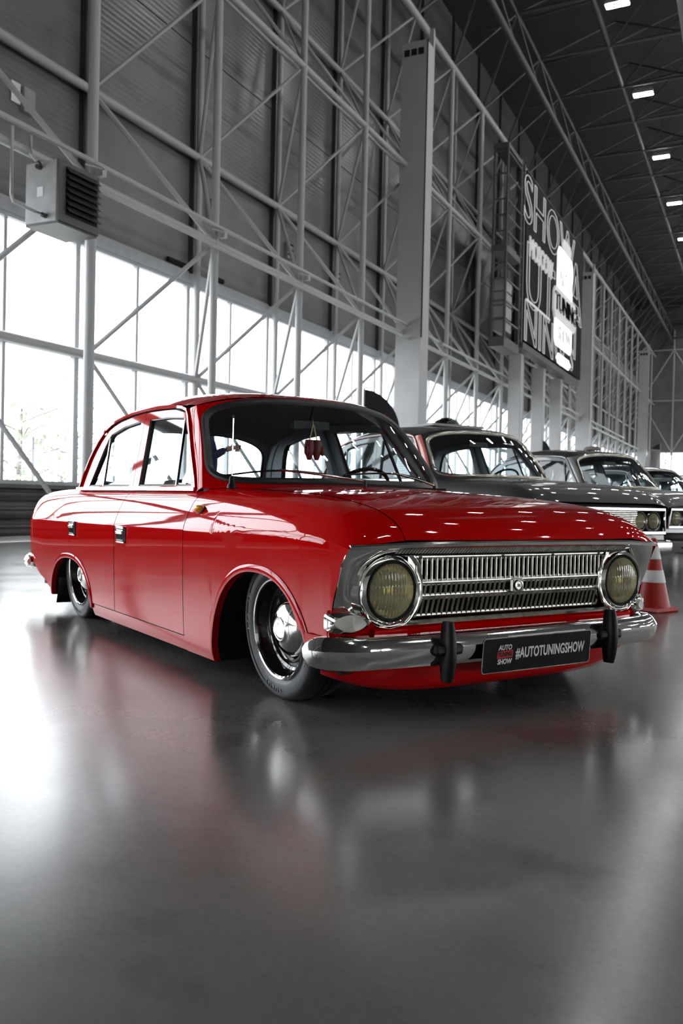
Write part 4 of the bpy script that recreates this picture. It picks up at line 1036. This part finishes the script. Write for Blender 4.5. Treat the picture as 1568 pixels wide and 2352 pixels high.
def dress_main(root, parts):
    ch = M['chrome']
    # handles
    for s in (1, -1):
        for key, x0, x1 in (('fd', -1.553, -1.425), ('rd', -2.372, -2.255)):
            e = empty_child('door_handle', root); z0, z1 = .487, .567; xm = (x0+x1)/2
            yf = lambda x, z, d=0: s*(surf_y(x, z)+d)
            def patch(xa, xb, za, zb, d0, d1, nm, mt, nx=6, nz=6):
                rows = [[(xa+(xb-xa)*i/nx, yf(xa+(xb-xa)*i/nx, za+(zb-za)*j/nz, d0+(d1-d0)*j/nz), za+(zb-za)*j/nz) for i in range(nx+1)] for j in range(nz+1)]
                MB().grid(rows, flip=(s > 0)).build(nm, mt, e, smooth=30, solid=.005)
            patch(x0, x1, z0, z1, .002, .003, 'handle_frame', M['gblack'])
            patch(x0+.008, x1-.008, z0+.008, z1-.014, .0065, .007, 'handle_recess', M['gblack'])
            patch(x0+.014, x1-.016, z1-.037, z1-.024, .012, .015, 'handle_flap', ch)
            patch(x0+.004, x1-.004, z0-.001, z0+.004, .006, .007, 'handle_lip', ch)
            patch(x0+.002, x1-.002, z1-.010, z1+.002, .009, .012, 'handle_lip', ch)
    # side repeater
    for s in (1, -1):
        e = empty_child('side_repeater', root); p = BP(-.615, t_at(-.61, .668)); c = Vector((p[0], s*p[1], p[2]))
        nrm = Vector((0, s*.93, .36)).normalized(); a = Vector((1, 0, .15)).normalized(); b2 = nrm.cross(a)
        def ell(rx, rz, d, sh=0): return [c+nrm*d+a*(math.cos(t)*rx*(1+.25*math.cos(t)))+b2*(math.sin(t)*rz) for t in [2*math.pi*i/24 for i in range(24)]]
        MB().grid([ell(.036, .019, -.004), ell(.036, .019, .004), ell(.031, .016, .005)], cv=True, flip=(s < 0)).build('repeater_base', M['black'], e, smooth=50, fix=True)
        MB().grid([ell(.030, .0155, .004), ell(.027, .0145, .018), ell(.018, .010, .026), [c+nrm*.028]*24], cv=True).build('repeater_lens', M['orange'], e, smooth=50, fix=True)
    # aerial
    e = empty_child('aerial', root); bx, by, bz = -.60, -.60, .762
    MB().lathe([(.022, 0), (.020, .012), (.013, .020), (.011, .045), (.005, .052)], 20, 'Z', (bx, by, bz)).build('aerial_base', M['black'], e)
    member('aerial_rod', (bx, by, bz+.05), (bx+.012, by-.004, bz+.295), .0022, ch, e); MB().lathe([(0, 0), (.004, .002), (.004, .014), (0, .016)], 8, 'Z', (bx+.012, by-.004, bz+.293)).build('aerial_tip', M['black'], e)
    # washer jets
    for y in (-.19, -.02): MB().lathe([(.008, 0), (.007, .008), (0, .012)], 10, 'Z', (-.47, y, .796)).build('washer_jet', M['black'], root)
    # wipers
    for (px, py, tx, ty, hx_, hy_) in ((-.50, -.13, -.745, -.53, -.47, .0), (-.47, .15, -.66, -.11, 0, 0)):
        pass
    def ws(u, v, d=.014):
        a = abs(u); xb, yb, zb = -.46-.285*a**2.2, .668*u, .785-.02*a**3; xt, yt, zt = -.90-.145*a**2.4, .568*u, 1.205-.055*a**3
        bl = .012*math.sin(math.pi*v); return Vector((xb+(xt-xb)*v+bl+d, yb+(yt-yb)*v, zb+(zt-zb)*v+bl*.8+d*.7))
    for u0, u1, up_ in ((-.90, -.30, -.22), (-.16, .62, .70)):
        e = empty_child('wiper', root)
        MB().tube([ws(u0+(u1-u0)*k/12, .075+.035*math.sin(math.pi*k/12), .020) for k in range(13)], .0045, 6).build('wiper_blade', M['black'], e)
        if u0 < -.5: pts = [ws((u0+u1)/2+(-.05-(u0+u1)/2)*k/8, .10-.10*(k/8), .030) for k in range(9)]
        else: pts = [ws((u0+u1)/2+(.70-(u0+u1)/2)*k/8, .10-.10*(k/8), .030) for k in range(9)]
        MB().tube(pts, .0055, 6).build('wiper_arm', M['dullchrome'], e)
        q = pts[-1]; MB().lathe([(.008, -.03), (.008, .004), (0, .008)], 12, 'Z', tuple(q)).build('wiper_pivot', M['black'], e)
    MB().box((-.50, -.02, .775), (-.44, .44, .787)).build('cowl_vent', M['void'], root, smooth=0)
    # rear bumper
    pts = []
    for i in range(61):
        y = -1+2*i/60; a = abs(y)
        if a < .8: pts.append((-3.53, .76*y/.8*.8, .265))
        else:
            an = (a-.8)/.2*math.pi/2; pts.append((-3.53+.20*(1-math.cos(an)), math.copysign(.608+.150*math.sin(an), y), .265))
    MB().sweep(pts, [(.030, -.048), (-.010, -.048), (-.028, -.02), (-.032, .01), (-.02, .035), (.0, .048), (.03, .048)], scale=[.4, .8, .95]+[1]*55+[.95, .8, .4]).build('rear_bumper', ch, root, smooth=30, fix=True)
    # mud flap
    for s in (1, -1):
        MB().grid([[(-2.74-.02*k/6-(.03 if k > 4 else 0)*(k-4)/2, s*y, .30-.255*k/6) for y in (.50, .72)] for k in range(7)]).build('mud_flap', M['black'], root, solid=.008)
    # roof marker bump at C pillar
    MB().box((-2.33, -.545, 1.125), (-2.27, -.525, 1.148)).build('rail_end_cap', M['red'], root, smooth=0, bevel=.004)

# ---- the red car
HD = R_(-31.14); CX, CY = -1.200, 3.352
car = empty('saloon_car', (CX, CY, 0), HD, 'glossy red lowered vintage four-door saloon with chrome bumper and slotted grille', 'car')
parts = make_body(car, M['red'])
fascia_main(car, parts); dress_main(car, parts)
for x, r_ in ((0, .262), (-2.4, .260)):
    for s in (1, -1): wheel_at(car, x, s*.612, r_-.004, r_, s, camber=-3.5)
# pendant: pair of little red boxing gloves on a cord from the mirror
pe = empty('hanging_pendant', tuple(car.matrix_world @ Vector((0, 0, 0))), 0, 'pair of tiny dark red boxing gloves hanging on a cord inside the red saloon windscreen', 'pendant')
pe.location = (CX+math.cos(HD)*-.965-math.sin(HD)*.02, CY+math.sin(HD)*-.965+math.cos(HD)*.02, .962); pe.rotation_euler = (0, 0, HD)
for s in (1, -1):
    b_ = MB(); rows = []
    for k in range(11):
        f = k/10; rr = .006+.020*math.sin(math.pi*min(1, .25+f*.72))**.7; rows.append([(math.cos(a)*rr*.8, s*.022+math.sin(a)*rr, .055-.10*f) for a in [2*math.pi*i/14 for i in range(14)]])
    b_.grid(rows, cv=True); b_.build('glove', M['pendant'], pe, smooth=60)
    b_ = MB(); b_.lathe([(0, .026), (.009, .02), (.012, .0), (.009, -.018), (0, -.024)], 10, 'Z', (.012, s*.046, .0)); b_.build('glove_thumb', M['pendant'], pe, smooth=60)
MB().tube([(0, -.022, .05), (-.005, 0, .13), (-.01, .0, .17)], .003, 6).tube([(0, .022, .05), (-.005, .004, .13)], .003, 6).build('cord', M['brass'], pe)
# ================================================================== the other cars in the row
def at(px, dep):    # a point on the floor from its bearing (pixels) and its distance along the view axis
    x = (px-784)/FPX*dep; return Vector((math.cos(th)*x-math.sin(th)*dep, math.sin(th)*x+math.cos(th)*dep, 0))
def fascia_row(root, paint, ch, lift, style):
    Z = lambda z: z*1.05+lift
    MB().box((.36, -.72, Z(.20)), (.45, .72, Z(.575))).build('nose_cavity', M['void'], root, smooth=0)
    MB().grid([[(.49-.07*(abs(y)/.72)**2.5, y, Z(.585)) for y in [-.735+1.47*i/24 for i in range(25)]], [(.50-.07*(abs(y)/.72)**2.5, y, Z(.56)) for y in [-.735+1.47*i/24 for i in range(25)]]], flip=True).build('nose_panel', paint, root)
    MB().sweep([(.51, -.70, Z(.555)), (.51, .70, Z(.555)), (.50, .72, Z(.37)), (.50, -.72, Z(.37))], [(-.01, -.008), (.01, -.008), (.01, .008), (-.01, .008)], closed=True, upv=(1, 0, 0)).build('grille_frame', ch, root)
    for k in range(13): MB().box((.47, -.40, Z(.38)+k*.0145), (.49, .40, Z(.38)+k*.0145+.005)).build('grille_slat', M['dullchrome'] if style else M['gblack'], root, smooth=0)
    for s in (1, -1):
        for y in ((.60, .435) if style else (.58,)):
            headlamp(root, s*y, Z(.462), .475, .070 if style else .085, 28)
    MB().grid([[(.455, -.76+1.52*i/16, Z(.36)) for i in range(17)], [(.47, -.76+1.52*i/16, Z(.25)) for i in range(17)], [(.42, -.72+1.44*i/16, Z(.10)) for i in range(17)]], flip=True).build('front_panel', paint, root)
    MB().sweep([(.30, -.82, Z(.27)), (.47, -.80, Z(.27)), (.56, -.70, Z(.27)), (.59, 0, Z(.27)), (.56, .70, Z(.27)), (.47, .80, Z(.27)), (.30, .82, Z(.27))], [(-.02, -.045), (.02, -.04), (.03, 0), (.02, .04), (-.02, .045)]).build('bumper', ch if style else M['black'], root)
    MB().box((.60, -.25, Z(.20)), (.61, .25, Z(.20)+.11)).build('number_plate', M['plate'], root, smooth=0)
def row_car(front, label, paint, roofpaint, style, seed, hd=HD):
    f = Vector((math.cos(HD), math.sin(HD), 0)); p = front-f*.58
    e = empty('saloon_car', (p.x, p.y, 0), hd, label, 'car', None)
    parts = make_body(e, paint, .45, True); lift = .12
    for o in e.children:
        o.location.z += lift; o.scale.z = 1.05
        if o.name.split('.')[0] in (('roof',) if style == 0 else ('front_door', 'rear_door', 'front_pillar', 'drip_rail')) and roofpaint is not None:
            o.data.materials.clear(); o.data.materials.append(roofpaint)
    fascia_row(e, paint, M['chrome'], lift, style)
    for x in (0, -2.4):
        for s in (1, -1): wheel_at(e, x, s*.655, .285, .287, s, fine=False)
    e.scale = (1, 1.08, 1)
    return e
GP = mat('dark_grey_paint', (0.032, 0.032, 0.032), 0.4, spec=.3, coat=.8, noise=.25, nscale=2)
RP = mat('faded_red_paint', (0.36, 0.05, 0.03), 0.4, spec=.3, coat=.8, noise=.2, nscale=2)
SP = mat('silver_grey_paint', (0.15, 0.15, 0.15), 0.35, spec=.4, coat=.8, noise=.15, nscale=3)
BP_ = mat('black_paint', (0.012, 0.012, 0.012), 0.3, coat=.9, noise=.2, nscale=2)
def _axp(x, y): return Vector((math.cos(th)*x-math.sin(th)*y, math.sin(th)*x+math.cos(th)*y, 0))
c2 = row_car(axp(2.10, 6.85), 'dark grey saloon with twin lamps and dull red doors, just behind the bright red one', GP, RP, 1, 1)
c3 = row_car(axp(4.25, 9.9), 'silver grey saloon with papers behind its windscreen, third in the row', SP, BP_, 0, 2)
c4 = row_car(axp(6.35, 14.0), 'black saloon fourth in the row, its windscreen beyond the silver one', BP_, None, 0, 3)
c5 = row_car(axp(8.6, 17.6), 'dark saloon farthest in the row, cut by the right edge of the picture', BP_, None, 0, 4)
def car_pt(e, x, y, z): return e.matrix_basis @ Vector((x, y, z))
# things on the roofs and behind the glass
p = car_pt(c2, -1.45, .02, 1.458); o = empty('roof_hatch', p, HD, 'small black domed lamp on the roof of the grey and red saloon', 'roof lamp')
MB().lathe([(.13, 0), (.13, .02), (.11, .055), (.05, .085), (0, .09)], 24, 'Z').build('dome', M['gblack'], o); MB().box((-.16, -.3, -.01), (.16, .34, .012)).build('base_board', M['lampbody'], o, smooth=0)
p = car_pt(c3, -1.4, .15, 1.458); o = MB().lathe([(.11, 0), (.11, .02), (.08, .045), (0, .055)], 20, 'Z', tuple(p)).build('roof_beacon', M['bark']); tag(o, 'flat brownish beacon on the roof of the third car in the row', 'beacon')
for k, (y, r_, hh) in enumerate(((-.44, .25, .22), (-.25, -.12, .2), (-.34, .5, .14))):
    p = car_pt(c3, -.80+.02*k, y, .985); o = MB().box((-.002, -.07, 0), (.002, .07, hh)).build('paper_sheet', M['white'], smooth=0); o.location = p; o.rotation_euler = (r_, -.75, HD)
    tag(o, ['tilted white paper sheet behind the windscreen of the silver car, leftmost', 'white paper sheet behind the windscreen of the silver car, rightmost', 'small white paper sheet between two others in the silver car windscreen'][k], 'paper', 'papers in the silver car')
p = car_pt(c2, -1.98, -.655, .93); o = MB().box((-.11, -.002, 0), (.11, .002, .24)).build('paper_sheet', M['white'], smooth=0); o.location = car_pt(c2, -1.28, -.60, .95); o.rotation_euler = (-.22, 0, HD); tag(o, 'printed paper sheet in the side window of the grey and red saloon', 'paper')
b_ = MB()
for k in range(9): b_.box((-.08, -.0035, .03+k*.022), (.08-.03*(k % 3), -.0021, .036+k*.022))
b_.build('printed_lines', M['lampbody'], o, smooth=0)

# ---- traffic cone
cn = empty('traffic_cone', axp(2.18, 6.12), .3, 'red traffic cone with two white bands beside the front of the red saloon', 'cone')
cr = lambda z: .125-.105*(z/.5)
MB().lathe([(0, 0), (.17, 0), (.18, .008), (.17, .03), (.135, .034), (cr(.04), .045)], 4, 'Z').build('cone_base', M['conered'], cn, smooth=0)
MB().lathe([(cr(.03), .03), (cr(.5), .50), (.012, .505), (.012, .48)], 32, 'Z').build('cone_body', M['conered'], cn)
for a, b2 in ((.36, .45), (.20, .285)): MB().lathe([(cr(a)+.001, a), (cr(a)+.003, a+.002), (cr(b2)+.003, b2-.002), (cr(b2)+.001, b2)], 32, 'Z').build('white_band', M['white'], cn)
# ---- feather banners
def banner(px, dep, w_, top, lab, pale=False, flip=1):
    p = at(px, dep); e = empty('feather_banner', p, th, lab, 'banner', 'feather banners')
    n = 16; L = [(0, .35)]; 
    for k in range(n+1):
        a = math.pi/2*k/n; L.append((w_*math.sin(a)*flip, top-.62*(1-math.cos(a))**1.0)) if 0 else L.append((w_*math.sin(a)**1.1*flip, top-.60*(1-math.cos(a))))
    L.append((w_*.95*flip, .5)); L = L[::-1]
    if not pale: MB().prism([(x, 0, z) for x, z in L], (0, .006, 0)).build('cloth', M['flag'], e, smooth=0)
    else:
        zc_ = top-.16; up_ = [q for q in L if q[1] >= zc_]; dn = [q for q in L if q[1] < zc_]
        MB().prism([(x, 0, z) for x, z in up_+[(0, zc_)]], (0, .006, 0)).build('cloth', M['flag'], e, smooth=0)
        MB().prism([(x, .001, z) for x, z in dn+[(0, zc_), (up_[0][0], zc_)]], (0, .005, 0)).build('pale_cloth', M['flagw'], e, smooth=0)
    member('banner_pole', (0, 0, .04), (0, 0, top+.02), .012, M['lampbody'], e); MB().lathe([(0, 0), (.22, 0), (.22, .03), (.05, .05), (0, .05)], 20, 'Z').build('banner_foot', M['lampbody'], e)
banner(830, 12.0, .50, 2.24, 'black feather banner with a curved top standing behind the red saloon')
banner(1241, 21.0, .26, 2.25, 'small dark feather banner between the screen posts')
banner(1512, 24.0, .42, 2.45, 'far pale feather banner with a dark top against the end glazing', True, -1)

# ---- the person photographing behind the red car
def skin_mesh(name, chains, mt, parent, sub=2):
    vs_, es, rs_ = [], [], []; idx = {}
    for ch_ in chains:
        prev = None
        for pt in ch_:
            key = tuple(round(c, 4) for c in pt[:3])
            if key not in idx: idx[key] = len(vs_); vs_.append(pt[:3]); rs_.append(pt[3])
            if prev is not None and prev != idx[key]: es.append((prev, idx[key]))
            prev = idx[key]
    me = bpy.data.meshes.new(name); me.from_pydata(vs_, es, []); o = bpy.data.objects.new(name, me); C.objects.link(o)
    m1 = o.modifiers.new('skin', 'SKIN'); m1.use_smooth_shade = True
    for i, r in enumerate(rs_): me.skin_vertices[0].data[i].radius = (r, r) if not isinstance(r, tuple) else r
    me.skin_vertices[0].data[0].use_root = True
    m2 = o.modifiers.new('sub', 'SUBSURF'); m2.levels = sub; m2.render_levels = sub
    me.materials.append(mt); o.parent = parent; return o
pp_ = axp((470-784)/FPX*10, 10)
man = empty('person', pp_, th+R_(-82), 'person in dark navy jacket standing behind the red saloon with camera held up', 'person')
sh, hp = 1.40, .93
tors = [(0, 0, hp, .155), (0, 0, 1.06, .145), (0, -.01, 1.22, .165), (0, 0, 1.36, .15), (0, .0, 1.45, .075), (0, .01, 1.50, .058)]
chains = [tors]
for s in (1, -1):
    chains.append([(0, 0, hp, .155), (s*.10, 0, .86, .10), (s*.12, .02, .50, .068), (s*.13, -.02, .12, .05), (s*.13, .02, .07, .055), (s*.135, .16, .04, .045)])
    chains.append([(0, 0, 1.36, .15), (s*.17, 0, 1.38, .075), (s*.25, .05, 1.17, .050), (s*.14, .22, 1.27, .036)])
skin_mesh('body', chains, M['jacket'], man)
hd_ = MB(); rows = []
for k in range(15):
    f = k/14; z = 1.50+.235*f; a_ = math.sin(math.pi*(.10+.88*f))**.6; wd = .073*a_; dp = .095*a_
    rows.append([(wd*math.cos(t), .015+dp*math.sin(t)+(.018*math.exp(-((f-.42)/.09)**2) if abs(t-math.pi/2) < .25 else 0)-(.006 if abs(abs(t-math.pi/2)-.42) < .2 and .5 < f < .6 else 0), z) for t in [2*math.pi*i/32 for i in range(32)]])
hd_.grid(rows, cv=True); hh_ = hd_.build('head', M['skin'], man, smooth=80)
for s in (1, -1):
    MB().lathe([(0, .006), (.008, .004), (.011, 0)], 10, 'Y', (s*.03, .098, 1.63)).build('eye', M['void'], hh_)
    MB().lathe([(0, -.008), (.018, -.006), (.024, 0), (.018, .006), (0, .008)], 12, 'X', (s*.078, .005, 1.615)).build('ear', M['skin'], hh_)
MB().box((-.022, .096, 1.560), (.022, .106, 1.567)).build('mouth', M['pendant'], hh_, bevel=.003)
rows = []
for k in range(9):
    f = k/8; a = math.pi/2*f; rows.append([(.083*math.cos(a)*math.cos(t), .0+.105*math.cos(a)*math.sin(t)*(1 if math.sin(t) < 0 else .82), 1.645+.105*math.sin(a)-(.07 if math.sin(t) < -.1 and k == 0 else 0)) for t in [2*math.pi*i/24 for i in range(24)]])
MB().grid(rows, cv=True).build('hair', M['hair'], man, smooth=80)
for s in (1, -1):
    ch_ = [[(s*.14, .22, 1.27, .026), (s*.10, .29, 1.29, .032), (s*.075, .33, 1.305, .026)]]
    skin_mesh('palm', ch_, M['skin'], man)
    for i in range(4):
        z = 1.32-.020*i; L_ = [.075, .08, .075, .06][i]
        skin_mesh('finger', [[(s*.085, .325, z, .0095), (s*.065, .365, z, .009), (s*(.065-.035), .371, z-.004, .0085), (s*(.065-L_*.75), .366, z-.006, .0075)]], M['skin'], man, 1)
    skin_mesh('thumb', [[(s*.10, .29, 1.32, .012), (s*.06, .295, 1.335, .0105), (s*.03, .305, 1.338, .009)]], M['skin'], man, 1)
cm = empty('compact_camera', (0, 0, 0), 0, 'small black camera held up by the person behind the red saloon', 'camera')
cm.location = man.matrix_basis @ Vector((0, .345, 1.305)); cm.rotation_euler = man.rotation_euler
MB().box((-.062, -.018, -.038), (.062, .018, .038)).build('camera_body', M['gblack'], cm, smooth=0, bevel=.005)
MB().lathe([(.028, .018), (.027, .05), (.022, .052), (.02, .045), (0, .044)], 24, 'Y').build('camera_lens', M['gblack'], cm)
